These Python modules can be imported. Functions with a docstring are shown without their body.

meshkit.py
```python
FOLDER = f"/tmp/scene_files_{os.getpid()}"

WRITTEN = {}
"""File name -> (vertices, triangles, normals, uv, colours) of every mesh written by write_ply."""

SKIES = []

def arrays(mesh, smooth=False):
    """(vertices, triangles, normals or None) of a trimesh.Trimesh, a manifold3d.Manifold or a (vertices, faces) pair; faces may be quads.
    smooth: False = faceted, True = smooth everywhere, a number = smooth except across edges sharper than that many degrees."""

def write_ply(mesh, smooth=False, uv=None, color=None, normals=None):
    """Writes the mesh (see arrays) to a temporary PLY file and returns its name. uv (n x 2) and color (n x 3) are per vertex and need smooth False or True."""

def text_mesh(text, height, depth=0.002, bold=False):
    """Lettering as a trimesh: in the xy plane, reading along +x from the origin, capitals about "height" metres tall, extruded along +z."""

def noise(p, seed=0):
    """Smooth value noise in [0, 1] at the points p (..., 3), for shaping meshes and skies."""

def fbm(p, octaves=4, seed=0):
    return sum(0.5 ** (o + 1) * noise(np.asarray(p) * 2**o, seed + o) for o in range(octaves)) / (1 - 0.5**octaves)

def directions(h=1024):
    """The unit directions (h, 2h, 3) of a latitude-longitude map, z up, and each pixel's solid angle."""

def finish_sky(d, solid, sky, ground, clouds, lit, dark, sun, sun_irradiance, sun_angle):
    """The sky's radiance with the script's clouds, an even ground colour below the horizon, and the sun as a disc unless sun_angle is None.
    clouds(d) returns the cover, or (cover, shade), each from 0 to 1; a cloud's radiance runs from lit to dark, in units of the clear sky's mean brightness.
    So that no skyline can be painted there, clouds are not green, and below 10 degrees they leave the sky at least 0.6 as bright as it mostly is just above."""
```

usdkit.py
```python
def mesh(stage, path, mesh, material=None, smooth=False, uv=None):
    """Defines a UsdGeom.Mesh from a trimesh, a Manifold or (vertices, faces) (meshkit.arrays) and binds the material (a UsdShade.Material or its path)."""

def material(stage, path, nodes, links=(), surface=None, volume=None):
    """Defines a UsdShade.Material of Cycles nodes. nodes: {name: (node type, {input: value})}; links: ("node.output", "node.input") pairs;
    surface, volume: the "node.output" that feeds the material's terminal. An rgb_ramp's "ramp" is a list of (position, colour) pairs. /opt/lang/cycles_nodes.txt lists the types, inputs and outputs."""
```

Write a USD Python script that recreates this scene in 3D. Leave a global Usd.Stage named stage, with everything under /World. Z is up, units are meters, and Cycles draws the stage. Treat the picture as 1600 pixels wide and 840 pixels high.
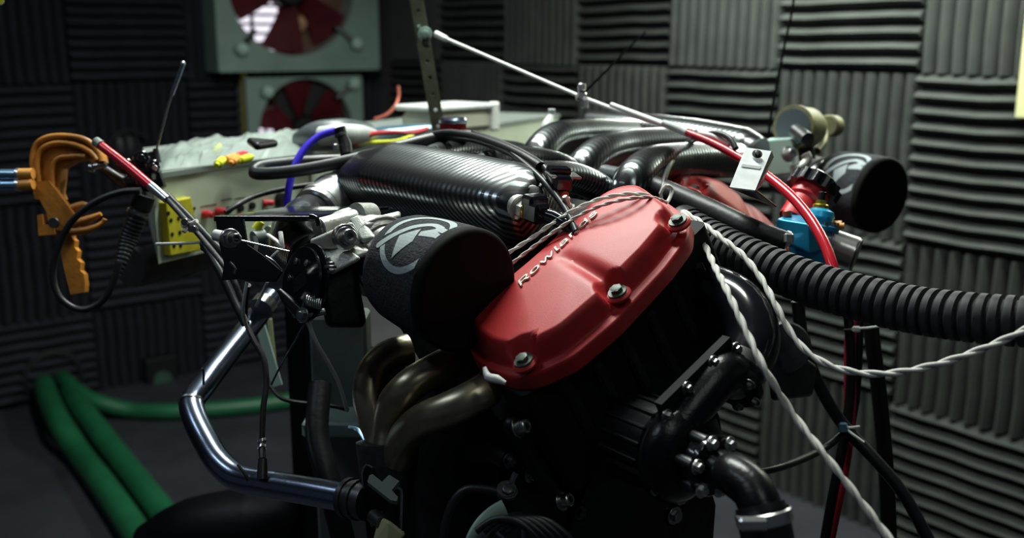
import math, random, numpy as np, trimesh, manifold3d as m3, usdkit, meshkit
from shapely import geometry as sg, affinity, union_all
from pxr import Usd, UsdGeom, UsdLux, UsdShade, Gf, Sdf

# ------------------------------------------------------------------ stage, camera, lights
stage = Usd.Stage.CreateInMemory()
UsdGeom.SetStageUpAxis(stage, 'Z'); UsdGeom.SetStageMetersPerUnit(stage, 1.0)
UsdGeom.Xform.Define(stage, '/World'); UsdGeom.Scope.Define(stage, '/World/Looks')
YAW, PITCH, F, H = .649, .2171, 1604., 1.53          # heading from +Y to +X, tilt down, focal length in pixels of a 1600 frame, eye height
cy_, sy_, cp_, sp_ = math.cos(YAW), math.sin(YAW), math.cos(PITCH), math.sin(PITCH)
FW = np.array([sy_ * cp_, cy_ * cp_, -sp_]); RT = np.array([cy_, -sy_, 0.]); UP = np.cross(RT, FW); CAM = np.array([0, 0, H])
cam = UsdGeom.Camera.Define(stage, '/World/camera')
m = np.eye(4); m[0, :3] = RT; m[1, :3] = UP; m[2, :3] = -FW; m[3, :3] = CAM
cam.AddTransformOp().Set(Gf.Matrix4d(m))
cam.CreateHorizontalApertureAttr(36.); cam.CreateVerticalApertureAttr(36. * 840 / 1600)
cam.CreateFocalLengthAttr(36. * F / 1600); cam.CreateClippingRangeAttr(Gf.Vec2f(.05, 100))
cam.CreateFStopAttr(4.2); cam.CreateFocusDistanceAttr(1.08)
cam.CreateExposureAttr(0.1)
dome = UsdLux.DomeLight.Define(stage, '/World/ambient_light'); dome.CreateIntensityAttr(.008); dome.CreateColorAttr(Gf.Vec3f(.6, .75, 1))
# ceiling battens: (x, y, length along y, width, watts-like intensity, colour)
CEIL = 2.75
LAMPS = [('fluorescent_batten', 1.02, 1.65, 1.4, .16, 78., (.93, 1., .93), 2.75),
         ('fluorescent_batten', 2.46, 1.60, 1.7, .14, 52., (.93, 1., .88), 2.06),
         ('fluorescent_batten', -.55, 1.55, 1.2, .14, 12., (.72, .86, 1.), 2.75),
         ('fluorescent_batten', .30, -.45, 1.2, .14, 5., (.9, 1., .95), 2.75)]

# ------------------------------------------------------------------ helpers
def Q(px, py, d): return CAM + d * (FW + (px - 800) / F * RT + (420 - py) / F * UP)      # photo pixel at depth d -> point
def on(px, py, axis, val):
    r = FW + (px - 800) / F * RT + (420 - py) / F * UP
    return CAM + (val - CAM[axis]) / r[axis] * r
def QS(l): return [Q(*p) for p in l]
N = lambda v: np.asarray(v, float) / np.linalg.norm(v)
used = {}
def numbered(path):
    n = used.get(path, 0); used[path] = n + 1
    return path if n == 0 else f'{path}_{n:03d}'
def cat(*ms): return trimesh.util.concatenate([to_tm(x) for x in ms])
def to_tm(x):
    if isinstance(x, trimesh.Trimesh): return x
    v, f, _ = meshkit.arrays(x); return trimesh.Trimesh(v, f, process=False)

class Thing:
    def __init__(s, name, label=None, category=None, group=None, kind=None):
        s.path = numbered('/World/' + name); s.parts = []; s.label, s.category, s.group, s.kind = label, category, group, kind
    def add(s, name, mesh, mat, sub=None, smooth=35, label=None):      # sub: the path of the part this is a sub-part of
        p = numbered((sub or s.path) + '/' + name); s.parts.append((p, to_tm(mesh), mat, smooth, label)); return p
    def done(s, base=None):
        allb = np.array([t[1].bounds for t in s.parts]); lo, hi = allb[:, 0].min(0), allb[:, 1].max(0)
        s.base = b = np.array([(lo[0] + hi[0]) / 2, (lo[1] + hi[1]) / 2, lo[2]]) if base is None else np.asarray(base, float)
        x = UsdGeom.Xform.Define(stage, s.path); x.AddTranslateOp().Set(Gf.Vec3d(*map(float, b)))
        tag(x.GetPrim(), s.label, s.category, s.group, s.kind)
        for p, t, mat, sm, lab in sorted(s.parts, key=lambda t: t[0].count('/')):
            t = t.copy(); t.apply_translation(-b)
            g = usdkit.mesh(stage, p, t, M[mat], smooth=sm)
            if lab: g.GetPrim().SetCustomDataByKey('label', lab)
        return s
def tag(p, label=None, category=None, group=None, kind=None):
    for k, v in (('label', label), ('category', category), ('group', group), ('kind', kind)):
        if v: p.SetCustomDataByKey(k, v)
def one(name, mesh, mat, label, category, smooth=35, group=None, kind=None):       # a thing that is one mesh
    p = numbered('/World/' + name); t = to_tm(mesh); b = t.bounds; c = np.array([b[:, 0].mean(), b[:, 1].mean(), b[0, 2]])
    t = t.copy(); t.apply_translation(-c)
    g = usdkit.mesh(stage, p, t, M[mat], smooth=smooth); g.AddTranslateOp().Set(Gf.Vec3d(*map(float, c))); tag(g.GetPrim(), label, category, group, kind); return g

def spline(P, step=.006, closed=False):
    P = np.asarray(P, float)
    if len(P) < 3: return np.linspace(P[0], P[-1], 2)
    E = np.vstack([2 * P[0] - P[1], P, 2 * P[-1] - P[-2]]); out = []
    for i in range(1, len(E) - 2):
        p0, p1, p2, p3 = E[i - 1:i + 3]
        n = max(2, int(np.linalg.norm(p2[:3] - p1[:3]) / step))
        a = np.linalg.norm(p1[:3] - p0[:3]) ** .5; b = np.linalg.norm(p2[:3] - p1[:3]) ** .5; c = np.linalg.norm(p3[:3] - p2[:3]) ** .5
        t0, t1, t2, t3 = 0, a, a + b, a + b + c
        for u in np.linspace(t1, t2, n, endpoint=False):
            A1 = (t1 - u) / (t1 - t0) * p0 + (u - t0) / (t1 - t0) * p1; A2 = (t2 - u) / (t2 - t1) * p1 + (u - t1) / (t2 - t1) * p2; A3 = (t3 - u) / (t3 - t2) * p2 + (u - t2) / (t3 - t2) * p3
            B1 = (t2 - u) / (t2 - t0) * A1 + (u - t0) / (t2 - t0) * A2; B2 = (t3 - u) / (t3 - t1) * A2 + (u - t1) / (t3 - t1) * A3
            out.append((t2 - u) / (t2 - t1) * B1 + (u - t1) / (t2 - t1) * B2)
    out.append(P[-1]); return np.array(out)
def frames(P):
    T = np.gradient(P, axis=0); T /= np.linalg.norm(T, axis=1, keepdims=True) + 1e-12
    ref = np.array([0, 0, 1.]) if abs(T[0, 2]) < .9 else np.array([1., 0, 0]); U = []
    u = N(np.cross(ref, T[0]))
    for t in T:
        u = u - t * (u @ t); u = u / np.linalg.norm(u); U.append(u)
    U = np.array(U); return T, U, np.cross(T, U)
def sweep(P, R, n=14, sq=None, caps=True, phase=None, lobes=None):      # P points, R radius per point (or one); sq = (a, b) scales an ellipse
    P = np.asarray(P); R = np.broadcast_to(np.asarray(R, float), (len(P),)); T, U, V = frames(P); a = np.arange(n) / n * 2 * np.pi
    ca, sa = np.cos(a), np.sin(a)
    if lobes is not None: k_ = (np.abs(np.cos(a - lobes[1])) ** lobes[0] + np.abs(np.sin(a - lobes[1])) ** lobes[0]) ** (-1 / lobes[0]); ca, sa = ca * k_, sa * k_      # rounded-square section
    if sq is not None: ca, sa = ca * sq[0], sa * sq[1]
    v = P[:, None] + R[:, None, None] * (ca[None, :, None] * U[:, None] + sa[None, :, None] * V[:, None])
    k = len(P); i, j = np.meshgrid(np.arange(k - 1), np.arange(n), indexing='ij'); j2 = (j + 1) % n
    f = np.stack([i * n + j, i * n + j2, (i + 1) * n + j2, (i + 1) * n + j], -1).reshape(-1, 4)
    tri = np.vstack([f[:, [0, 1, 2]], f[:, [0, 2, 3]]]); v = v.reshape(-1, 3)
    if caps:
        v = np.vstack([v, P[0], P[-1]]); q = np.arange(n); q2 = (q + 1) % n
        tri = np.vstack([tri, np.stack([np.full(n, k * n), q2, q], 1), np.stack([np.full(n, k * n + 1), (k - 1) * n + q, (k - 1) * n + q2], 1)])
    return trimesh.Trimesh(v, tri, process=False)
def tube(pix, r, n=14, step=.006, world=False, **k):
    P = np.array(pix if world else QS(pix), float); S = spline(P, step)
    if np.ndim(r):
        tt = np.linspace(0, 1, len(S)); L = np.r_[0, np.cumsum(np.linalg.norm(np.diff(P, axis=0), axis=1))]; l = np.r_[0, np.cumsum(np.linalg.norm(np.diff(S, axis=0), axis=1))]
        r = np.interp(l / l[-1], L / L[-1], r)
    return sweep(S, r, n, **k)
def basis(axis, x=None):
    z = N(axis); x = np.array([0, 0, 1.]) if x is None else np.asarray(x, float)
    if abs(N(x) @ z) > .98: x = np.array([1., 0, 0])
    x = N(x - z * (x @ z)); return np.array([x, np.cross(z, x), z]).T
def place(t, o, axis=(0, 0, 1), x=None):
    t = to_tm(t).copy(); T = np.eye(4); T[:3, :3] = basis(axis, x); T[:3, 3] = o; t.apply_transform(T); return t
def lathe(prof, o, axis, n=32, x=None):      # prof: (radius, height) outer side upward, closed at ends when radius 0
    p = np.array(prof, float); a = np.arange(n) / n * 2 * np.pi; k = len(p)
    v = np.stack([p[:, None, 0] * np.cos(a), p[:, None, 0] * np.sin(a), np.broadcast_to(p[:, None, 1], (k, n))], -1).reshape(-1, 3)
    i, j = np.meshgrid(np.arange(k - 1), np.arange(n), indexing='ij'); j2 = (j + 1) % n
    f = np.stack([i * n + j, i * n + j2, (i + 1) * n + j2, (i + 1) * n + j], -1).reshape(-1, 4)
    t = trimesh.Trimesh(v, np.vstack([f[:, [0, 1, 2]], f[:, [0, 2, 3]]]), process=False); t.merge_vertices(); t.update_faces(t.nondegenerate_faces())
    return place(t, o, axis, x)
def disc(r, h, o, axis, n=28, bev=None, inner=0.):   # bevelled cylinder or ring from o along axis
    b = min(r, h) * .12 if bev is None else bev
    pr = [(inner, 0), (r - b, 0), (r, b), (r, h - b), (r - b, h), (inner, h)]
    if inner: pr.append((inner, 0))
    return lathe(pr, o, axis, n)
def rbox(size, o=(0, 0, 0), axis=(0, 0, 1), x=None, bev=.002):
    s = np.asarray(size, float) / 2; b = min(bev, s.min() * .6); pts = []
    for k in np.ndindex(2, 2, 2):
        g = np.array(k) * 2 - 1
        for ax in range(3):
            e = s.copy(); e -= b; e[ax] += b; pts.append(g * e)
    return place(m3.Manifold.hull_points(np.array(pts)), o, axis, x)
def hull(pts, r=0.):
    pts = np.asarray(pts, float)
    if r:
        k = trimesh.creation.icosphere(1, r).vertices; pts = (pts[:, None] + k[None]).reshape(-1, 3)
    return to_tm(m3.Manifold.hull_points(pts))
def prism(poly, h, o, axis, x=None):      # polygon in the plane with x axis 'x', extruded h along axis
    if not isinstance(poly, (sg.Polygon, sg.MultiPolygon)): poly = sg.Polygon(poly)
    gs = getattr(poly, 'geoms', [poly])
    return place(cat(*[trimesh.creation.extrude_polygon(g, h, engine='earcut') for g in gs]), o, axis, x)
def quadplate(P4, th):       # plate whose face is the four given points, thickness away from the viewer
    P4 = np.asarray(P4); n = N(np.cross(P4[1] - P4[0], P4[2] - P4[0])); n = n if n @ FW > 0 else -n
    return hull(np.vstack([P4, P4 + n * th]))
def plate(pix, d, th, holes=(), back=FW, bev=0.):      # outline in photo pixels on the plane through depth d facing 'back'
    n = N(back); o = Q(*pix[0], d); B = basis(n, (0, 0, 1))
    def flat(p): r = FW + (p[0] - 800) / F * RT + (420 - p[1]) / F * UP; w = CAM + ((o - CAM) @ n) / (r @ n) * r - o; return (w @ B[:, 0], w @ B[:, 1])
    g = sg.Polygon([flat(p) for p in pix])
    for hx, hy, hr in holes: g = g.difference(sg.Point(flat((hx, hy))).buffer(hr, 12))
    return prism(g, th, o, n, (0, 0, 1))
def hexbolt(r, o, axis, h=None, flange=True):
    h = h or r * 1.1; t = [prism([(r * math.cos(a), r * math.sin(a)) for a in np.arange(6) * math.pi / 3], h, o, axis)]
    if flange: t.append(disc(r * 1.55, h * .35, np.asarray(o), axis, 20))
    t.append(lathe([(r * .86, h), (r * .7, h * 1.1), (0, h * 1.1)], o, axis, 12)); return cat(*t)
def capbolt(r, o, axis, h=None):     # socket head with recess and washer
    h = h or r * 1.2
    return cat(lathe([(0, 0), (r * .9, 0), (r, r * .1), (r, h - r * .15), (r * .85, h), (r * .5, h), (r * .5, h * .45), (0, h * .45)], o, axis, 20), disc(r * 1.4, r * .25, np.asarray(o), axis, 24))
def sphere(o, r, k=2):
    t = trimesh.creation.icosphere(k, r); t.apply_translation(o); return t

# ------------------------------------------------------------------ materials
M = {}
def mat(name, col, rough=.5, metal=0., noise=None, bump=None, coat=0., spec=.5, **extra):
    nodes = {'p': ('principled_bsdf', dict(base_color=col, roughness=rough, metallic=metal, coat_weight=coat, coat_roughness=.08, specular_ior_level=spec, **extra)), 'g': ('geometry', {})}; links = []
    if noise:      # (scale, darker factor, lighter factor)
        nodes['n'] = ('noise_texture', {'scale': noise[0], 'detail': 4., 'roughness': .6}); c = np.array(col)
        nodes['r'] = ('rgb_ramp', {'ramp': [(.3, tuple(c * noise[1])), (.7, tuple(np.minimum(c * noise[2], 1)))]})
        links += [('g.position', 'n.vector'), ('n.fac', 'r.fac'), ('r.color', 'p.base_color')]
    if bump:       # (scale, distance)
        nodes['bn'] = ('noise_texture', {'scale': bump[0], 'detail': 3.}); nodes['b'] = ('bump', {'distance': bump[1], 'strength': 1.})
        links += [('g.position', 'bn.vector'), ('bn.fac', 'b.height'), ('b.normal', 'p.normal')]
    M[name] = usdkit.material(stage, '/World/Looks/' + name, nodes, links, 'p.BSDF')
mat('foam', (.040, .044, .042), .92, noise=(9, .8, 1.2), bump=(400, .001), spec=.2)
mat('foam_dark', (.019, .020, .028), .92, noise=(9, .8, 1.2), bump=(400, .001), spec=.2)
mat('backing', (.012, .012, .013), .9)
mat('concrete', (.019, .020, .028), .7, noise=(3.5, .6, 1.35), bump=(40, .002))
mat('ceiling_paint', (.06, .06, .06), .9)
mat('cream_board', (.42, .42, .22), .6, noise=(8, .9, 1.05))
mat('fan_green', (.17, .25, .225), .45, noise=(6, .85, 1.1))
mat('fan_red', (.075, .006, .012), .6, spec=.15, noise=(12, .6, 1.2))
mat('tan', (.5, .27, .14), .6, noise=(14, .4, 1.3))
mat('mount_brown', (.10, .045, .03), .6, noise=(10, .4, 1.6))
mat('yellow_paint', (.45, .30, .03), .5)
mat('box_paint', (.47, .53, .41), .5, noise=(7, .86, 1.08))
mat('box_cream', (.55, .56, .44), .5, noise=(9, .9, 1.05))
mat('box_grey', (.20, .23, .21), .5, noise=(9, .8, 1.1))
mat('mint', (.36, .50, .44), .45)
mat('socket_yellow', (.55, .50, .02), .45, noise=(30, .8, 1.1))
mat('red_plastic', (.65, .03, .04), .35)
mat('red_hose', (.55, .015, .03), .22, coat=.5)
mat('red_cable', (.42, .01, .035), .45)
mat('black', (.005, .005, .006), .45, spec=.35, bump=(120, .0004))
mat('black_matte', (.006, .006, .007), .7, spec=.25)
mat('black_gloss', (.008, .009, .012), .16, coat=.4)
mat('black_pump', (.005, .005, .0065), .30, spec=.4, bump=(300, .0003))
mat('rubber', (.014, .015, .017), .42)
mat('rubber_ribbed', (.030, .031, .034), .62, noise=(60, .75, 1.25), spec=.35)
mat('filter_cloth', (.045, .047, .054), .9, noise=(380, .45, 1.6), bump=(500, .0009), spec=.15)
mat('filter_cap', (.0075, .0075, .007), .75, spec=.12)
mat('filter_print', (.42, .49, .50), .7, noise=(500, .75, 1.1))
mat('red_paint', (.46, .020, .022), .5, noise=(25, .9, 1.08), bump=(900, .00012), coat=.0)
mat('cast_alu', (.50, .51, .47), .45, .55, noise=(60, .75, 1.1), bump=(300, .0005))
mat('bright_alu', (.72, .73, .72), .28, .9)
mat('steel', (.45, .45, .44), .3, 1., noise=(80, .7, 1.1))
mat('chrome', (.32, .38, .50), .24, 1., noise=(8, .75, 1.05))
mat('dark_steel', (.13, .13, .13), .4, .9, noise=(60, .6, 1.2))
mat('grey_cast', (.050, .050, .050), .6, .3, noise=(40, .7, 1.3), bump=(200, .001))
mat('black_cast', (.016, .016, .016), .65, noise=(40, .7, 1.3), bump=(200, .001), spec=.3)
mat('bolt_grey', (.10, .115, .10), .5, .5, noise=(60, .7, 1.2))
mat('cord_black', (.003, .003, .003), 1., spec=0.)
mat('exhaust', (.46, .41, .29), .34, .9, noise=(16, .5, 1.25))
mat('brass', (.19, .18, .095), .45, .5, noise=(40, .65, 1.2))
mat('zinc_yellow', (.75, .65, .10), .25, .9)
mat('white_plastic', (.75, .76, .72), .45)
mat('white_rope', (.72, .71, .66), .8, noise=(700, .8, 1.05))
mat('letter', (.82, .78, .68), .4, .3)
mat('orange_paint', (.52, .20, .025), .42, noise=(18, .55, 1.25), bump=(120, .0006))
mat('blue_hose', (.045, .02, .72), .4)
mat('blue_anodised', (.02, .38, .66), .32, .3, coat=.2)
mat('fitting_blue', (.25, .42, .55), .3, .8)
mat('green_hose', (.010, .10, .042), .45, noise=(10, .8, 1.15))
mat('green_dark', (.03, .075, .05), .5)
mat('strut_olive', (.20, .21, .14), .5, .3, noise=(40, .6, 1.2))
mat('copper', (.45, .12, .08), .4, .6)
mat('yellow_plastic', (.70, .75, .03), .4)
mat('orange_plastic', (.75, .33, .06), .4)
mat('silver_cloth', (.52, .55, .53), .6, noise=(40, .8, 1.1))
mat('grey_drum', (.05, .065, .075), .4)
mat('grey_tube', (.07, .085, .09), .4)
mat('pale_strap', (.40, .42, .22), .6, noise=(20, .7, 1.1))
mat('tag_metal', (.88, .92, .91), .5, .0, noise=(45, .85, 1.1))
def emitter(name, col, s): M[name] = usdkit.material(stage, '/World/Looks/' + name, {'e': ('emission', {'color': col, 'strength': s})}, [], 'e.emission')
emitter('daylight', (.93, .88, 1.), 1.1)
def carbon(name, d, pitch):
    d = N(d) / pitch
    nd = {'g': ('geometry', {}), 's': ('separate_xyz', {}), 'x': ('math', {'math_type': 'multiply', 'value2': d[0]}), 'y': ('math', {'math_type': 'multiply_add', 'value2': d[1]}), 'z': ('math', {'math_type': 'multiply_add', 'value2': d[2]}),
          'f': ('math', {'math_type': 'fraction'}), 'r': ('rgb_ramp', {'ramp': [(0., (0, 0, 0)), (.10, (1, 1, 1)), (.50, (1, 1, 1)), (.60, (0, 0, 0)), (1., (0, 0, 0))]}),
          'a': ('principled_bsdf', {'base_color': (.28, .31, .32), 'metallic': 1., 'roughness': .25, 'coat_weight': .5, 'coat_roughness': .04}),
          'b': ('principled_bsdf', {'base_color': (.006, .006, .007), 'roughness': .4, 'coat_weight': .35, 'coat_roughness': .05, 'specular_ior_level': .3}), 'm': ('mix_closure', {})}
    M[name] = usdkit.material(stage, '/World/Looks/' + name, nd, [('g.position', 's.vector'), ('s.x', 'x.value1'), ('s.y', 'y.value1'), ('x.value', 'y.value3'), ('s.z', 'z.value1'), ('y.value', 'z.value3'), ('z.value', 'f.value1'), ('f.value', 'r.fac'),
             ('r.color', 'm.fac'), ('b.BSDF', 'm.closure1'), ('a.BSDF', 'm.closure2')], 'm.closure')
carbon('carbon', (.55, .68, -.48), .0052)
carbon('carbon_runner', (.72, .30, -.42), .0056)
def clear(name, col, mixf, rough):
    M[name] = usdkit.material(stage, '/World/Looks/' + name, {'t': ('transparent_bsdf', {'color': (.93, .95, .94)}), 'p': ('principled_bsdf', {'base_color': col, 'roughness': rough, 'coat_weight': .6}), 'm': ('mix_closure', {'fac': mixf})},
             [('t.BSDF', 'm.closure1'), ('p.BSDF', 'm.closure2')], 'm.closure')
clear('clear_bag', (.55, .62, .58), .42, .25)

# ------------------------------------------------------------------ the room
random.seed(4); rng = np.random.default_rng(4)
WX, WY, T5 = 2.757, 4.62, .5          # ridge tops of the right wall and of the back wall, tile size
def foam_mesh(vertical, ridges=11, depth=.042, base=.010, var=0):
    r = np.random.default_rng(var); p = T5 / ridges; xs, hs = [], []
    for k in range(ridges):
        for t in (0., .10, .26, .42, .5, .62, .78, .92):
            xs.append((k + t) * p); hs.append(base + depth * (1 - abs(2 * t - 1) ** 1.7))
    xs.append(T5); hs.append(base); xs = np.array(xs) * .994 + .0015; hs = np.array(hs); k = len(xs); seg = 6
    u = np.linspace(.002, T5 - .002, seg); wob = (r.random((seg,)) - .5) * .006
    top = np.stack([np.repeat(xs[:, None], seg, 1) + wob, np.repeat(u[None], k, 0), np.repeat(hs[:, None], seg, 1)], -1).reshape(-1, 3)
    bot = top.copy(); bot[:, 2] = 0
    i, j = np.meshgrid(np.arange(k - 1), np.arange(seg - 1), indexing='ij'); a = (i * seg + j).ravel()
    f = np.stack([a, a + seg, a + seg + 1, a + 1], 1); nn = k * seg; edge = [q for q in range(k)]
    fs = [f]
    e0 = np.arange(k - 1) * seg; fs.append(np.stack([e0, e0 + nn, e0 + seg + nn, e0 + seg], 1)); e1 = e0 + seg - 1; fs.append(np.stack([e1, e1 + seg, e1 + seg + nn, e1 + nn], 1))
    l0 = np.arange(seg - 1); fs.append(np.stack([l0, l0 + 1, l0 + 1 + nn, l0 + nn], 1)); l1 = l0 + (k - 1) * seg; fs.append(np.stack([l1, l1 + nn, l1 + 1 + nn, l1 + 1], 1))
    f = np.vstack(fs); t = trimesh.Trimesh(np.vstack([top, bot]), np.vstack([f[:, [0, 1, 2]], f[:, [0, 2, 3]]]), process=False)
    c = t.vertices - [T5 / 2, T5 / 2, 0]
    t.vertices = c if not vertical else np.stack([c[:, 1], -c[:, 0], c[:, 2]], 1)     # local x = up the wall, y = along the wall
    return t
def cut_z(t, z0):       # trim at the floor
    t = t.copy(); t.vertices[:, 2] = np.maximum(t.vertices[:, 2], z0); return t
def wall(name, label, axis, cols, rows, par, skip=lambda c, r: False, m_='foam'):
    w = Thing(name, label, kind='structure')
    for ci, c in enumerate(cols):
        for ri, z in enumerate(rows):
            if skip(ci, ri): continue
            vert = (ci + ri + par) % 2 == 0
            t = foam_mesh(vert, var=ci * 10 + ri); dz = rng.normal(0, .003); ro = rng.normal(0, .006)
            t.apply_transform(trimesh.transformations.rotation_matrix(ro, [0, 0, 1]))
            off = rng.uniform(0, .006)
            if axis == 'x': t = place(t, (WX + .05 + off * 0 - off, c, z + dz), (-1, 0, 0), (0, 0, 1))
            else: t = place(t, (c, WY + .05 - off, z + dz), (0, -1, 0), (0, 0, 1))
            w.add('foam_panel', cut_z(t, .002), m_, smooth=50)
    return w
rows = [1.445 + .25 - .5 * k for k in range(-1, 4)]
colsR = [1.70 + .25 + .5 * k for k in range(-6, 6)]
colsR[-1] -= 0
w = wall('wall_right', 'right wall clad in charcoal ridged foam tiles laid checkerboard', 'x', colsR, rows, 0)
w.add('wall_backing', rbox((.05, 6.2, 2.75), (WX + .075, 1.60, 1.375)), 'backing'); w.done()
rowsB = [1.36 + .25 - .5 * k for k in range(-1, 4)]
xb0 = on(113, 140, 1, WY)[0]
colsB = [xb0 + .25 + .5 * k for k in range(-6, 5)]
FX0, FX1 = on(343, 118, 1, 4.5)[0], on(588, 104, 1, 4.5)[0]
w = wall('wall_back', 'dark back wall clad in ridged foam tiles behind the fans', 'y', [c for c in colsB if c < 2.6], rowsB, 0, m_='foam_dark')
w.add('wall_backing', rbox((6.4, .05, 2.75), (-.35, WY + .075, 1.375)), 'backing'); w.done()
one('floor', rbox((6.6, 6.4, .06), (-.4, 1.6, -.03)), 'concrete', 'dark blue-grey concrete floor of the test cell', None, kind='structure')
one('ceiling', rbox((6.6, 6.4, .06), (-.4, 1.6, CEIL + .03)), 'ceiling_paint', 'dark painted ceiling of the test cell', None, kind='structure')
tr = Thing('trim_1', 'pale yellow-green boarded edge on the right wall', kind='structure')
a0 = on(1598, 60, 0, WX - .035); a1 = on(1590, 184, 0, WX - .035)
tr.add('edge_board', rbox((.05, .5, .62), (WX - .01, a0[1] - .25, (a1[2] + .31))), 'cream_board')
for q in (.14, .42): tr.add('screw', disc(.008, .004, (WX - .034, a0[1] - .02, a1[2] + q), (-1, 0, 0), 12), 'dark_steel')
tr.done()
# lamps: real ceiling battens
for nm, lx, ly, ln, wd, pw, col, lz in LAMPS:
    L = Thing(nm, {1.02: 'white fluorescent ceiling batten over the engine', 2.46: 'white fluorescent batten hung low near the right wall', -.55: 'white fluorescent ceiling batten towards the left', .30: 'white fluorescent ceiling batten nearest the entrance side'}[lx], 'lamp')
    L.add('housing', rbox((wd + .06, ln + .08, .07), (lx, ly, lz - .035), bev=.01), 'white_plastic')
    if lz < CEIL:
        for q in (-.4, .4): L.add('hanger_rod', tube([(lx, ly + ln * q, lz), (lx, ly + ln * q, CEIL)], .006, 8, world=True), 'dark_steel')
    L.done(base=(lx, ly, lz - .07))
    r = UsdLux.RectLight.Define(stage, L.path + '/tube_light'); r.CreateWidthAttr(wd); r.CreateHeightAttr(ln); r.CreateIntensityAttr(pw); r.CreateColorAttr(Gf.Vec3f(*col)); r.AddTranslateOp().Set(Gf.Vec3d(0, 0, -.006))

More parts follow.
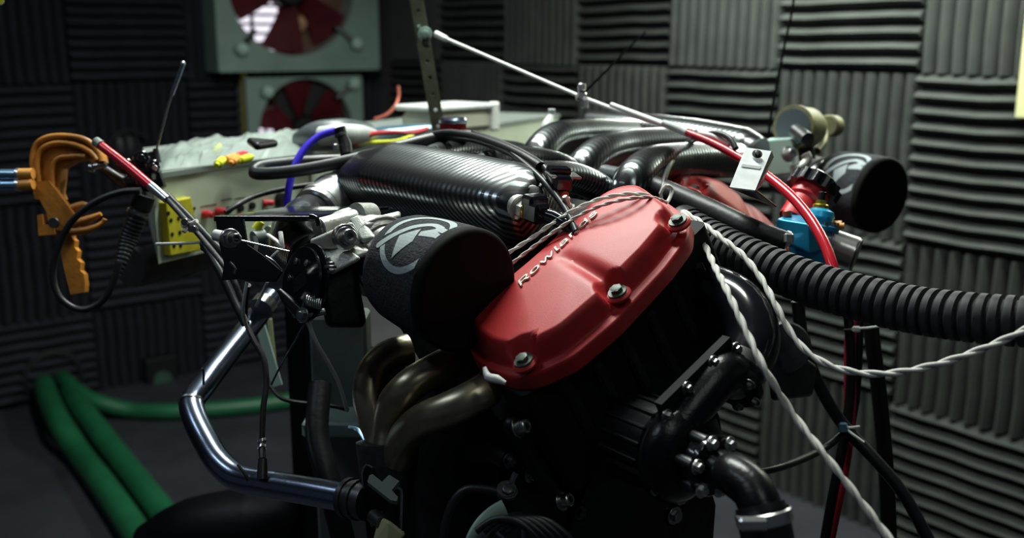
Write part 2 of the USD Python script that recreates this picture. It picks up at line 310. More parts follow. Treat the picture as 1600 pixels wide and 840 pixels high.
# ------------------------------------------------------------------ the two extractor fans
def fan(label, cpx, cpy, rpx, hw, Y, depth, angles, bolts, lit, mount='mount_brown', bw=17):
    c = on(cpx, cpy, 1, Y); s = ((c - CAM) @ FW) / F; R = rpx * s; hx0, hx1, hz0, hz1 = hw
    x0, x1 = on(hx0, cpy, 1, Y)[0], on(hx1, cpy, 1, Y)[0]; z0, z1 = on(cpx, hz0, 1, Y)[2], on(cpx, hz1, 1, Y)[2]
    t = Thing('extractor_fan', label, 'fan')
    g = sg.box(x0 - c[0], z0 - c[2], x1 - c[0], z1 - c[2]).buffer(-.015).buffer(.015).difference(sg.Point(0, 0).buffer(R, 40))
    t.add('panel', prism(g, .02, c, (0, 1, 0), (1, 0, 0)) if False else place_xz(g, .02, c), 'fan_green')
    box = sg.box(x0 - c[0], z0 - c[2], x1 - c[0], z1 - c[2])
    t.add('panel_flange', place_xz(box.difference(box.buffer(-.012)), depth, c + [0, .02, 0]), 'fan_green')
    ring = sg.Point(0, 0).buffer(R * 1.02, 40).difference(sg.Point(0, 0).buffer(R * .985, 40))
    t.add('duct_ring', place_xz(ring, depth - .01, c + [0, .005, 0]), 'box_grey')
    hubp = t.add('hub', lathe([(0, 0), (R * .24, 0), (R * .3, .02), (R * .3, .09), (0, .09)], c + [0, .015, 0], (0, 1, 0), 28), 'black')
    for a in angles:
        n1, n2 = 10, 8; v = []
        for i in range(n1):
            rr = R * (.27 + .68 * i / (n1 - 1)); half = math.radians(bw + 2 * i / n1)
            for j in range(n2):
                u = j / (n2 - 1) * 2 - 1; an = math.radians(a) + u * half + .12 * i / n1
                v.append(c + [rr * math.cos(an), .05 + u * .026 - .006 * (1 - u * u), -rr * math.sin(an)])
        v = np.array(v); k = len(v); i, j = np.meshgrid(np.arange(n1 - 1), np.arange(n2 - 1), indexing='ij'); q = (i * n2 + j).ravel(); f = np.stack([q, q + 1, q + n2 + 1, q + n2], 1)
        vb = v + [0, .006, 0]; f2 = f[:, ::-1] + k
        t.add('blade', trimesh.Trimesh(np.vstack([v, vb]), np.vstack([g_ for ff in (f, f2) for g_ in (ff[:, [0, 1, 2]], ff[:, [0, 2, 3]])]), process=False), 'fan_red', smooth=60)
    for bx, bz in bolts:
        b = on(bx, bz, 1, Y); dr = N([c[0] - b[0], 0, c[2] - b[2]]); L = np.linalg.norm(c - b)
        e = b + dr * (L - R * .9)
        br = t.add('bracket_arm', hull(np.array([b + [0, -.03, 0], b + [0, .0, 0], e + [0, .03, 0], e + [0, .0, 0]]), .011), 'dark_steel')
        t.add('bolt', cat(disc(.026, .012, b + [0, -.03, 0], (0, -1, 0), 20), hexbolt(.017, b + [0, -.04, 0], (0, -1, 0), .014, False)), 'mint', sub=br)
    # louvre behind the blades: slats with the daylight pane at their back
    zz = c[2]; yb = c[1] + depth - .02
    if lit is not None:
        xa, xb = c[0] - R, c[0] - R * lit
        t.add('daylight_pane', rbox((xb - xa, .006, 2 * R), ((xa + xb) / 2, yb, zz)), 'daylight', label='bright daylight seen through the louvre')
        for k in range(int(2 * R / .042)):
            t.add('louvre_slat', rbox((xb - xa, .02, .012), ((xa + xb) / 2, yb - .018, zz - R + .02 + k * .042), bev=.002), 'dark_steel')
        t.add('louvre_post', rbox((.012, .022, 2 * R), (xa + (xb - xa) * .52, yb - .02, zz), bev=.002), 'dark_steel')
        t.add('motor_mount', rbox((2 * R - (xb - xa), .02, 2 * R), ((xb + c[0] + R) / 2, yb, zz)), mount)
        t.add('motor', disc(R * .11, .03, (c[0] + R * .22, yb - .035, zz - R * .52), (0, 1, 0)), 'tan' if mount == 'mount_brown' else mount)
    else:
        t.add('back_plate', rbox((2 * R, .012, 2 * R), (c[0], yb, zz)), 'backing')
    t.done()
def place_xz(g, th, o):      # polygon drawn in world x, z; thickness towards +Y
    t = cat(*[trimesh.creation.extrude_polygon(q, th, engine='earcut') for q in getattr(g, 'geoms', [g])]); v = t.vertices.copy()
    t.vertices = np.stack([v[:, 0], v[:, 2], v[:, 1]], 1) + o; t.faces = t.faces[:, ::-1]; return t
fan('large grey-green extractor fan with dark red blades, the upper of two', 458, -22, 108, (334, 590, 111, -152), 4.48, .135, [161, 93, 38, -22, -82, 220], [(374, 76), (552, 68), (366, -118), (552, -118)], .1)
fan('smaller grey-green extractor fan partly hidden under the larger fan', 481, 203, 80, (388, 568, 292, 120), 4.53, .09, [205, 145, 85, 25, -35, -95], [(414, 143), (548, 130), (418, 262), (546, 262)], .6, 'backing', 25)
e = on(384, 165, 1, 4.57); one('conduit', rbox((.028, .03, .62), (e[0], 4.58, e[2] - .1), bev=.006), 'yellow_paint', 'yellow vertical conduit at the left edge of the smaller fan', 'conduit')
# round black speaker-like vent and square outlet on the back wall
c = on(203, 238, 1, 4.60); v_ = Thing('wall_vent', 'round black vent on the back wall behind the whip aerial', 'vent')
v_.add('rim', lathe([(.075, 0), (.095, 0), (.1, .012), (.1, .05), (.088, .055), (.082, .02), (.075, 0)], c + [0, .06, 0], (0, -1, 0), 36), 'black_matte'); v_.add('grille', lathe([(0, .03), (.05, .026), (.086, .012), (.086, 0), (0, 0)], c + [0, .06, 0], (0, -1, 0), 30), 'black'); v_.done()
c = on(253, 590, 1, 4.58); v_ = Thing('wall_outlet', 'square black outlet box low on the back wall', 'outlet')
v_.add('box', rbox((.15, .09, .2), c + [0, .035, 0], bev=.008), 'black'); v_.add('socket', lathe([(0, .005), (.03, .005), (.033, .012), (.042, .012), (.045, 0), (0, 0)], c + [0, -.008, -.01], (0, -1, 0), 28), 'green_dark'); v_.done()

# ------------------------------------------------------------------ green hoses on the floor
def hose_on(name, pix, r, m_, label, category='hose', n=18, step=.02):
    return one(name, tube(pix, r, n, step), m_, label, category, smooth=60)
def fl(px, py, z): return on(px, py, 2, z)
def gh(a, pts, r, label):
    one('green_hose', tube([on(x, y, 1, Y) for x, y, Y in a] + [fl(x, y, r + .002) for x, y in pts], r, 18, .02, world=True), 'green_hose', label, 'hose', 60)
gh([(96, 588, 4.66), (104, 596, 4.5), (122, 612, 4.36), (150, 627, 4.26)], [(205, 641), (260, 643), (320, 640), (390, 634), (450, 626), (520, 616)], .034, 'green hose running across the floor along the back wall')
gh([(68, 598, 4.66), (70, 608, 4.5), (80, 634, 4.25), (95, 664, 4.0)], [(122, 706), (160, 756), (199, 812), (234, 866), (269, 930)], .045, 'thick green hose on the floor, the outer of two side by side')
gh([(104, 602, 4.66), (110, 610, 4.48), (124, 634, 4.2), (150, 668, 3.95)], [(186, 714), (225, 764), (262, 812), (296, 862), (345, 925)], .045, 'thick green hose on the floor, the inner one beside the bent chrome pipe')
c = on(88, 594, 1, 4.57); one('hose_port', lathe([(.05, 0), (.12, 0), (.13, .012), (.13, .03), (.105, .04), (.1, .0)], c + [0, .08, 0], (0, -1, 0), 32), 'black_matte', 'black round port in the back wall where the green hoses enter', 'port')

# ------------------------------------------------------------------ control box (long grey-green cabinet) and what lies on it
A0 = Q(238, 280, 1.5); B1 = on(872, 183, 2, A0[2]); BD = N(B1 - A0); BL = np.linalg.norm(B1 - A0); BN = N(np.cross(BD, [0, 0, 1]))   # BN points to the viewer
if BN @ FW > 0: BN = -BN
def bx(px, py, out=0.):      # photo pixel on the front face of the box
    r = FW + (px - 800) / F * RT + (420 - py) / F * UP; o = A0 + BN * out; return CAM + ((o - CAM) @ BN) / (r @ BN) * r
BH = A0[2] - bx(232, 416)[2]
t = Thing('control_box', 'long grey-green control cabinet with sockets along its front face', 'control box')
Z3 = np.array([0, 0, 1.]); mid = A0 + BD * BL / 2 - BN * .16 - Z3 * BH / 2
def plan(out, z0, h):      # plan of the cabinet: its left end runs back along the line of sight
    g = sg.Polygon([(-out, -out), (BL + out, -out), (BL + out, .30), (.27, .30)]).buffer(.012).buffer(-.012)
    return prism(g, h, A0 + Z3 * z0, Z3, BD) if N(np.cross(Z3, BD)) @ BN < 0 else prism(affinity.scale(g, 1, -1, origin=(0, 0)), h, A0 + Z3 * z0, Z3, BD)
t.add('body', plan(0, -BH, BH), 'box_paint')
t.add('top_lip_plate', plan(.004, 0, .008), 'box_grey')
t.add('panel_seam', rbox((.004, .003, BH * .8), bx(486, 300, .001), Z3, BD, .001), 'box_grey')
# yellow twin-socket block
y4 = [bx(250, 317), bx(287, 309), bx(303, 388), bx(257, 396)]; yc = np.mean(y4, 0)
yp = t.add('socket_block', hull(np.vstack([np.array(y4) , np.array(y4) + BN * .012]), .002), 'socket_yellow', label='yellow socket block')
for px, py in ((262, 333), (277, 329), (268, 366), (280, 363), (271, 384), (281, 383), (266, 344), (278, 341)): t.add('socket_hole', disc(.0034, .002, bx(px, py, .0128), BN, 12), 'black_matte', sub=yp)
for px, py in ((355, 328), (374, 325), (392, 321)): t.add('socket', cat(disc(.0062, .006, bx(px, py), BN, 18)), 'black', label='black panel socket')
for px, py, ax in ((319, 334, BN), (338, 330, N(BN + .4 * BD)), (411, 317, N(BN * .8 + BD * .9))): t.add('terminal_post', cat(disc(.0055, .018, bx(px, py), ax, 18, .002), disc(.0068, .006, bx(px, py) , ax, 18)), 'red_plastic', label='red terminal post')
cn = t.add('round_connector', lathe([(0, .004), (.006, .004), (.0075, .014), (.0125, .014), (.0125, 0), (0, 0)], bx(436, 312), BN, 26), 'black'); 
for px, py in ((525, 298), (522, 312), (303, 325)): t.add('screw', disc(.0022, .002, bx(px, py), BN, 12), 'black_matte')
for x0, x1, y0, y1 in ((313, 338, 322, 319), (346, 362, 312, 310), (366, 382, 310, 308)): t.add('printed_line', rbox((np.linalg.norm(bx(x1, y1) - bx(x0, y0)), .0008, .0012), (bx(x0, y0) + bx(x1, y1)) / 2 + BN * .0004, Z3, BD, .0002), 'dark_steel')
lp = A0 + BD * (BL - .25) - BN * .16; t.add('leg', rbox((.06, .06, A0[2] - BH), (lp[0], lp[1], (A0[2] - BH) / 2)), 'black', label='black square leg')
lq = A0 + BD * .62 - BN * .2; t.add('leg', rbox((.06, .06, A0[2] - BH), (lq[0], lq[1], (A0[2] - BH) / 2)), 'black', label='black square leg')
ug = bx(300, 410) - BN * .1; t.add('underside_housing', tube([ug + [-.0, 0, -.012] - BD * .03, ug + [0, 0, -.015] + BD * .02, ug + [0, 0, -.015] + BD * .12], .032, 18, world=True), 'grey_cast', label='dark rounded housing under the cabinet')
t.done()
TOP = A0[2] + .008
def top(px, py, h=0.): return on(px, py, 2, TOP + h)
# clear bag of small parts: crumpled sheet with contents
def bag():
    c0, c1, c2, c3 = top(252, 268), top(470, 243), top(505, 214), top(250, 236)
    nx, ny = 34, 18; v = []
    for i in range(nx):
        for j in range(ny):
            u, w = i / (nx - 1), j / (ny - 1); p = (c0 * (1 - u) + c1 * u) * (1 - w) + (c3 * (1 - u) + c2 * u) * w
            edge = min(u, 1 - u, w, 1 - w) * 4; hgt = .030 * min(1, edge * 1.6) ** .6 * (.3 + 1.1 * abs(2 * float(meshkit.fbm(np.array([u * 9, w * 5, .3]), 3, 7)) - 1) ** .6) + .002
            v.append(p + [0, 0, hgt])
    v = np.array(v); b = v.copy(); b[:, 2] = TOP + .001; k = len(v); i, j = np.meshgrid(np.arange(nx - 1), np.arange(ny - 1), indexing='ij'); q = (i * ny + j).ravel(); f = np.stack([q, q + ny, q + ny + 1, q + 1], 1)
    f = np.vstack([f, f[:, ::-1] + k]); return trimesh.Trimesh(np.vstack([v, b]), np.vstack([f[:, [0, 1, 2]], f[:, [0, 2, 3]]]), process=False)
t = Thing('parts_bag', 'crumpled clear plastic bag on top of the control cabinet', 'bag'); t.add('film', bag(), 'clear_bag', smooth=25); t.done()
for k, (px, py, mm) in enumerate(((340, 257, 'yellow_plastic'), (352, 250, 'orange_plastic'), (362, 254, 'orange_plastic'), (374, 251, 'yellow_plastic'), (336, 236, 'yellow_plastic'), (366, 246, 'red_plastic'))):
    p = top(px, py, .012); ax = N([.9 if k % 2 else .4, .5, .1])
    one('crimp_connector', cat(disc(.0065, .026, p, ax, 14, .002), disc(.004, .038, p - ax * .006, ax, 12)), mm, ['yellow crimp connector in the clear bag, the front one by the cabinet edge', 'orange crimp connector in the clear bag, beside the front yellow one', 'orange crimp connector in the clear bag, nearer the middle of the row', 'yellow crimp connector in the clear bag, at the end of the row', 'yellow crimp connector lying alone behind the others in the bag', 'small red crimp connector in the clear bag behind the orange ones'][k], 'connector', group='crimp connectors in the clear bag')
one('cable_tie_bundle', hull(np.array([top(392, 221, .045), top(428, 224, .04), top(402, 228, .042)]), .006), 'black', 'flat black clip lying on the clear bag', 'clip')
one('yellow_wire', tube([top(418, 212, .05), top(424, 203, .065), top(430, 214, .07), top(434, 216, .045)], .004, 8), 'yellow_plastic', 'short bright yellow wire sticking up from the clear bag', 'wire')
one('bag_tie', tube([top(268, 232, .03), top(283, 220, .05), top(300, 216, .05), top(318, 226, .035)], .005, 10), 'silver_cloth', 'pale looped cord behind the clear bag', 'cord')
# grey tool body with silver sleeve lying on the box
t = Thing('heat_gun', 'dark grey heat gun with silver sleeve lying on the cabinet', 'heat gun')
t.add('body', tube([top(468, 219, .018), top(498, 213, .028), top(535, 211, .030), top(572, 211, .024)], [.016, .027, .029, .023], 20, world=True), 'grey_tube', smooth=60)
t.add('sleeve', tube([top(502, 212, .044), top(530, 210, .047), top(560, 209, .044), top(584, 210, .034)], [.015, .017, .015, .009], 18, world=True), 'silver_cloth', smooth=60)
t.add('nozzle', tube([top(566, 216, .026), top(600, 211, .020), top(640, 206, .018), top(668, 203, .016)], [.014, .017, .015, .013], 16, world=True), 'fitting_blue', smooth=60); t.done()
t = Thing('storage_tray', 'cream plastic tray with raised rim on the cabinet behind the strut', 'tray')
c1 = top(772, 204); ux = N(BD + .25 * BN); tl, tw = .17, .12; wy = np.array([-ux[1], ux[0], 0]); c0 = c1 - ux * tl; cc = c0 + ux * tl / 2 + wy * tw / 2
t.add('tray_body', rbox((tl, tw, .045), cc + [0, 0, .0235], Z3, ux, .012), 'box_cream'); t.add('lid', rbox((tl + .012, tw + .012, .012), cc + [0, 0, .0535], Z3, ux, .005), 'silver_cloth'); t.add('corner_post', rbox((.02, .02, .062), c0 + ux * tl + [0, 0, .031], Z3, ux, .004), 'white_plastic'); t.done()
for q, (a, b, cc_, d_) in enumerate((((540, 222), (556, 205), (566, 208), (560, 218)), ((500, 230), (509, 206), (520, 203), (526, 214)))):
    one('yellow_wire', tube([top(*a, .005), top(*b, .02), top(*cc_, .02), top(*d_, .01)], .0035, 8), 'yellow_plastic', ['bright yellow wire loop beside the black quick-release plug', 'bright yellow wire loop by the end of the blue hose'][q], 'wire')
one('yellow_wire', tube([(560, 224, 1.66), (590, 222, 1.7), (620, 220, 1.75), (645, 212, 1.8)], .0035, 8), 'yellow_plastic', 'long yellow wire lying along the cabinet edge under the red cable', 'wire')
one('red_wire', tube([(555, 225, 1.64), (575, 211, 1.66), (610, 207, 1.7), (645, 207, 1.75), (668, 201, 1.8)], .0038, 10), 'red_plastic', 'red cable curving over the cabinet top beside the yellow wire', 'cable')
one('copper_wire', tube([(622, 134, 2.25), (623, 150, 2.25), (617, 166, 2.24), (600, 181, 2.2), (585, 186, 2.18)], .0035, 8), 'copper', 'thin copper-red wire standing up behind the heat gun', 'wire')

# ------------------------------------------------------------------ the engine
X3, Y3 = np.array([1., 0, 0]), np.array([0, 1., 0])
eng = Thing('engine', 'black engine with two red valve covers and carbon fibre intakes on a test stand', 'engine')
foot = sg.Polygon([(.57, .775), (.86, .775), (.885, .80), (1.13, 1.02), (1.13, 1.55), (.70, 1.55), (.66, 1.10), (.57, .92)])
eng.add('block', cat(prism(foot, .62, (0, 0, .50), Z3, X3)), 'black_matte')
eng.add('front_plate', prism([(.545, .72), (.63, 1.02), (.70, 1.14), (.80, 1.16), (.865, 1.0), (.85, .60), (.56, .60)], .03, (0, .775, 0), (0, -1, 0), (1, 0, 0)), 'black')
def cover(o, e1, e2, n, outline, mat_, top_h, valley, pockets, letters=None, who=''):
    g = sg.Polygon(outline).buffer(-.045).buffer(.045, 20); c = np.array(g.centroid.coords[0]); na = 150
    def rad(poly, a):
        r = sg.LineString([c, c + .6 * np.array([math.cos(a), math.sin(a)])]).intersection(poly.exterior); r = r.geoms[-1] if hasattr(r, 'geoms') else r
        return math.hypot(r.x - c[0], r.y - c[1])
    A = np.arange(na) / na * 2 * np.pi; base = np.array([rad(g, a) for a in A]); gi = g.buffer(-.011); ri = np.array([rad(gi, a) for a in A])
    rings = [(base, -.006), (base, .007), (base - .0015, .010), (base - .003, .011), (ri + .003, .0115), (ri + .001, .012), (ri, .015), (ri - .002, .022), (ri - .004, .030), (ri - .008, .036)]
    P = [np.stack([c[0] + r * np.cos(A), c[1] + r * np.sin(A), np.full(na, h)], 1) for r, h in rings]
    for k in range(1, 27):
        q = 1 - k / 26.; r = (ri - .008) * q; P.append(np.stack([c[0] + r * np.cos(A), c[1] + r * np.sin(A), np.full(na, .036 + (top_h - .036) * (1 - q ** 2))], 1))
    P = np.array(P)
    def dip(s, t, h):
        d = np.zeros_like(s)
        for (s0, t0, s1, t1, w, dep) in valley:
            L2 = (s1 - s0) ** 2 + (t1 - t0) ** 2; u = np.clip(((s - s0) * (s1 - s0) + (t - t0) * (t1 - t0)) / L2, 0, 1); dd = np.hypot(s - s0 - u * (s1 - s0), t - t0 - u * (t1 - t0)); d += dep * np.exp(-(dd / w) ** 2) * (1 - .75 * u)
        h2 = h - d
        for (ps, pt, pr, ph) in pockets:
            dd = np.hypot(s - ps, t - pt); w = np.clip((dd - pr * .95) / (pr * .75), 0, 1); w = w * w * (3 - 2 * w); h2 = np.where(h > ph, ph + (h2 - ph) * w, h2)
        return np.where(h > .0125, np.maximum(h2, .0125), h)
    P[..., 2] = dip(P[..., 0], P[..., 1], P[..., 2])
    k = len(P); v = (o + P[..., :1] * e1 + P[..., 1:2] * e2 + P[..., 2:] * n).reshape(-1, 3)
    i, j = np.meshgrid(np.arange(k - 1), np.arange(na), indexing='ij'); j2 = (j + 1) % na; f = np.stack([i * na + j, i * na + j2, (i + 1) * na + j2, (i + 1) * na + j], -1).reshape(-1, 4)
    tm = trimesh.Trimesh(v, np.vstack([f[:, [0, 1, 2]], f[:, [0, 2, 3]]]), process=False)
    if np.cross(e1, e2) @ n < 0: tm.faces = tm.faces[:, ::-1]
    p = eng.add('valve_cover', tm, mat_, smooth=48, label=who)
    for (ps, pt, pr, ph) in pockets:
        q = o + ps * e1 + pt * e2 + max(ph, .0125) * n
        eng.add('cover_boss', disc(.0125, .006, q - n * .001, n, 24, .002), mat_, sub=p)
        eng.add('cover_bolt', hexbolt(.0062, q + n * .005, n, .006), 'bolt_grey', sub=p, label='dark hex bolt')
    if letters:
        txt, s0, t0, s1, t1, hh = letters; L = math.hypot(s1 - s0, t1 - t0); lt = meshkit.text_mesh(txt, 1., .0022, False); b = lt.bounds; vv = lt.vertices.copy()
        vv[:, 0] = (vv[:, 0] + .28 * vv[:, 1] - b[0, 0]) / (b[1, 0] - b[0, 0] + .2) * L; vv[:, 1] *= hh
        und = np.array([[0, -.0015, 0], [L, -.0015, 0], [L, .0006, 0], [0, .0006, 0]]); und = trimesh.creation.box((L * .97, .0018, .0016)); und.apply_translation([L / 2, .0002, .0009])
        ds, dt = (s1 - s0) / L, (t1 - t0) / L; flat = P.reshape(-1, 3)
        from scipy.spatial import cKDTree
        tree = cKDTree(flat[:, :2]); parts = []
        for vx, fc in ((vv, lt.faces),):
            ss, tt = s0 + vx[:, 0] * ds - vx[:, 1] * dt, t0 + vx[:, 0] * dt + vx[:, 1] * ds; dd, ii = tree.query(np.stack([ss, tt], 1), 4); hz = (flat[ii, 2] / (dd + 1e-4)).sum(1) / (1 / (dd + 1e-4)).sum(1)
            parts.append(trimesh.Trimesh(o + ss[:, None] * e1 + tt[:, None] * e2 + (hz + vx[:, 2])[:, None] * n, fc, process=False))
        eng.add('script_lettering', cat(*parts), 'letter', sub=p, smooth=False, label='raised cream script lettering')
    return p, P
a30 = math.radians(30.3); C1 = Q(835, 600, .95); e1 = np.array([math.cos(a30), 0, math.sin(a30)]); n1 = np.array([-math.sin(a30), 0, math.cos(a30)])
def st1(px, py, h): r = FW + (px - 800) / F * RT + (420 - py) / F * UP; P = CAM + ((C1 + n1 * h - CAM) @ n1) / (r @ n1) * r - C1; return P @ e1, P @ Y3
out1 = [st1(838, 600, 0), st1(900, 572, 0), st1(968, 515, 0), st1(1045, 432, 0), st1(1080, 385, 0), st1(1080, 345, .005), (.277, .085), (.262, .128), (.05, .128), (.012, .118), (-.006, .085), (-.012, .05), (-.008, .01)]
pk = [st1(968, 463, .0165) + (.0115, .0165), st1(822, 570, .0165) + (.0115, .0165), st1(1062, 352, .020) + (.0115, .020)]
s0, t0 = st1(812, 444, .044); s1, t1 = st1(936, 326, .044)
mid_ = st1(968, 463, .0165); far_ = st1(880, 395, .045)
p1, PP = cover(C1, e1, Y3, n1, out1, 'red_paint', .0415, [(mid_[0], mid_[1], far_[0], far_[1], .0085, .012)], pk, ('Rowlands', s0, t0, s1, t1, .010), 'red valve cover of the near bank')
# near cylinder head under the cover
hd = [(-.02, -.004), (.262, -.0), (.262, .3), (-.02, .3)]
eng.add('cylinder_head', prism(sg.Polygon([(-.005, .012), (.255, .012), (.255, .30), (.03, .30), (.0, .1)]).buffer(.008), .13, C1 - n1 * .137, n1, e1), 'black_matte', smooth=30)
for k in range(6):
    q = C1 + e1 * (.03 + .04 * k) + Y3 * .004 - n1 * (.06 + .02 * (k % 2)); eng.add('head_rib', rbox((.012, .012, .09), q, n1, e1, .003), 'black_cast')
# far bank
C2 = Q(1076, 314, 1.33); f1 = np.array([math.cos(a30), 0, -math.sin(a30)]); n2 = np.array([math.sin(a30), 0, math.cos(a30)])
out2 = [(-.0, .0), (.11, -.008), (.285, .0), (.30, .03), (.30, .15), (.0, .15), (-.015, .06)]
cover(C2, f1, Y3, n2, out2, 'red_paint', .075, [(.16, .01, .16, .09, .014, .012)], [(.02, .018, .0115, .018), (.27, .02, .0115, .018)], None, 'red valve cover of the far bank')
eng.add('cylinder_head', prism(sg.Polygon([(0, .012), (.24, .012), (.24, .36), (0, .36)]), .13, C2 - n2 * .137, n2, f1), 'black_cast')
# oil filler on the far cover
fo = Q(1258, 316, 1.34); fx = N(n2 + .25 * f1)
nk = eng.add('oil_filler_neck', lathe([(.0, -.03), (.021, -.03), (.021, 0), (.0245, .004), (.0245, .016), (.0, .016)], fo, fx, 30), 'red_plastic', label='red oil filler neck')
rr = [(.035 if k % 4 < 2 else .0315) for k in range(48)]; capg = sg.Polygon([(r * math.cos(a), r * math.sin(a)) for r, a in zip(rr, np.arange(48) / 48 * 2 * np.pi)]).buffer(-.001).buffer(.001)
eng.add('oil_filler_cap', cat(prism(capg, .016, fo + fx * .016, fx), disc(.026, .006, fo + fx * .032, fx, 30)), 'black_gloss', label='black ribbed oil filler cap')
# intake: near plenum, its elbow and the crossing runners
pl = eng.add('plenum', tube([(541, 284, 1.40), (548, 284, 1.39), (566, 286, 1.375), (610, 290, 1.335), (670, 302, 1.28), (740, 317, 1.22), (800, 327, 1.17), (826, 331, 1.15), (842, 333, 1.138), (847, 334, 1.135)], [.010, .026, .038, .048, .0490, .0490, .046, .041, .031, .008], 64, sq=(1.0, 1.04), lobes=(3.2, math.radians(28))), 'carbon', smooth=60, label='carbon fibre plenum over the near bank')
eng.add('plenum_elbow', tube([(545, 292, 1.39), (510, 322, 1.37), (470, 352, 1.28), (462, 382, 1.2), (490, 408, 1.13)], [.030, .030, .031, .031, .030], 26), 'carbon', sub=pl, smooth=60)
eng.add('coupling_sleeve', cat(tube([(531, 306, 1.378), (494, 334, 1.33)], [.0345, .0345], 28), tube([(527, 309, 1.374), (521, 313, 1.368)], .0362, 28), tube([(505, 326, 1.345), (499, 330, 1.338)], .0362, 28)), 'bright_alu', sub=pl, label='ribbed silver coupling sleeve')
def runners(L, r):
    for P in L:
        S = tube(P, r, 24, .006); rp = eng.add('runner', S, 'carbon_runner', smooth=60)
        yield rp, P
for rp, P in runners([[(640, 268, 1.33), (690, 243, 1.40), (760, 238, 1.47), (825, 250, 1.50), (850, 290, 1.50)], [(715, 285, 1.26), (770, 256, 1.31), (835, 252, 1.37), (888, 270, 1.40), (905, 312, 1.41)],
                      [(795, 300, 1.18), (850, 277, 1.23), (905, 280, 1.28), (945, 304, 1.31), (962, 350, 1.31)]], [.018, .019, .0195, .0195, .019]): pass
for k, (rp, P) in enumerate(runners([[(985, 212, 1.66), (905, 212, 1.57), (862, 222, 1.52), (840, 250, 1.49), (832, 292, 1.49)], [(1062, 224, 1.58), (980, 230, 1.50), (936, 243, 1.45), (908, 272, 1.42), (898, 315, 1.42)],
                      [(1150, 250, 1.50), (1060, 252, 1.40), (1015, 262, 1.35), (988, 290, 1.31), (978, 335, 1.31)]], [.026, .026, .027, .027, .026])):
    q = Q(*[(957, 202, 1.63), (1036, 210, 1.55), (1120, 234, 1.47)][k]); eng.add('runner_clamp', hull([q + [0, 0, -.006], q + [0, 0, .006]], .004), 'bright_alu', sub=rp)
pf = eng.add('plenum', tube([(900, 196, 1.90), (925, 198, 1.87), (985, 206, 1.80), (1080, 220, 1.71), (1160, 236, 1.64), (1185, 244, 1.62)], [.012, .030, .034, .038, .038, .030], 32), 'carbon', smooth=60, label='carbon fibre plenum over the far bank')
eng.add('plenum_lug', cat(tube([(853, 230, 1.60), (856, 195, 1.62), (862, 180, 1.63)], [.012, .010, .005], 14), disc(.006, .008, Q(862, 178, 1.63), Z3, 14)), 'silver_cloth', sub=pf)
# sensor on the near plenum's end
sn = eng.add('air_temperature_sensor', cat(disc(.015, .012, Q(806, 322, 1.128), N(Q(836, 334, 1.10) - Q(806, 322, 1.128)), 26), hexbolt(.0105, Q(815, 326, 1.118), N(Q(836, 334, 1.10) - Q(806, 322, 1.128)), .010, False)), 'cast_alu', label='sensor in the end of the near plenum')
ax_ = N(Q(842, 336, 1.095) - Q(806, 322, 1.128)); eng.add('sensor_nut', lathe([(.006, 0), (.0095, .001), (.0095, .007), (.006, .008)], Q(820, 327, 1.114), ax_, 20), 'zinc_yellow', sub=sn)
eng.add('sensor_plug', cat(rbox((.022, .02, .026), Q(838, 331, 1.10), ax_, Z3, .003), rbox((.014, .026, .02), Q(836, 314, 1.105), ax_, Z3, .003), tube([(846, 334, 1.098), (866, 340, 1.09), (884, 350, 1.08), (902, 365, 1.072)], [.0075, .0085, .0075, .006], 14)), 'black_gloss', sub=sn, label='black connector plug with boot')
eng.add('sensor', cat(disc(.013, .016, Q(832, 305, 1.15), N(UP * .6 - FW), 22), hexbolt(.008, Q(832, 303, 1.13), N(UP * .5 - FW), .008)), 'dark_steel', sub=pl)
for q in ((893, 330, 1.10), (886, 318, 1.13), (1058, 372, 1.11)): eng.add('head_stud', cat(disc(.003, .02, Q(*q), n1, 14), hexbolt(.0038, Q(*q) + n1 * .004, n1, .005)), 'cast_alu')
# exhaust primaries of the near bank
for P in ([(640, 545, 1.13), (606, 556, 1.12), (582, 582, 1.11), (576, 622, 1.10), (590, 668, 1.10), (604, 700, 1.10)], [(715, 560, 1.08), (672, 582, 1.06), (638, 604, 1.05), (616, 630, 1.06), (608, 668, 1.08), (606, 700, 1.09)],
          [(790, 590, 1.03), (745, 618, 1.0), (700, 640, 1.0), (662, 656, 1.02), (634, 682, 1.05), (622, 716, 1.07)]):
    eng.add('exhaust_primary', tube(P, .0175, 22), 'exhaust', smooth=60, label='brownish steel exhaust primary')
eng.add('exhaust_collector', tube([(606, 690, 1.09), (606, 740, 1.09), (600, 800, 1.10)], [.034, .030, .026], 24), 'dark_steel', smooth=60)
# bolts and brackets on the dark front face
for px, py, r in ((1012, 531, .0075), (1016, 520, .004), (795, 718, .005), (829, 740, .0055), (1052, 804, .007), (905, 800, .005), (868, 640, .004), (795, 770, .004)):
    q = on(px, py, 1, .745); eng.add('front_bolt', hexbolt(r, q, (0, -1, 0), r * 1.2), 'steel' if r > .0052 else 'dark_steel')
    if r > .004: eng.add('bolt_boss', disc(r * 2.1, .03, q + [0, .03, 0], (0, -1, 0), 20), 'black')
b0, b1 = on(800, 664, 1, .735), on(868, 778, 1, .735); br = eng.add('bracket_link', cat(hull([b0, b1], .009)), 'black')
for q in (b0, b1): eng.add('link_bolt', capbolt(.0068, q + [0, -.009, 0], N([.35, -1, .5]), .012), 'steel', sub=br)
q = on(800, 612, 1, .75); eng.add('head_end_fitting', cat(hull([on(765, 590, 1, .78), on(800, 600, 1, .76), on(840, 640, 1, .76), on(790, 640, 1, .78)], .012), disc(.013, .02, on(842, 632, 1, .76), (0, -1, .2), 24)), 'dark_steel', label='dark cast fitting at the corner of the near head')
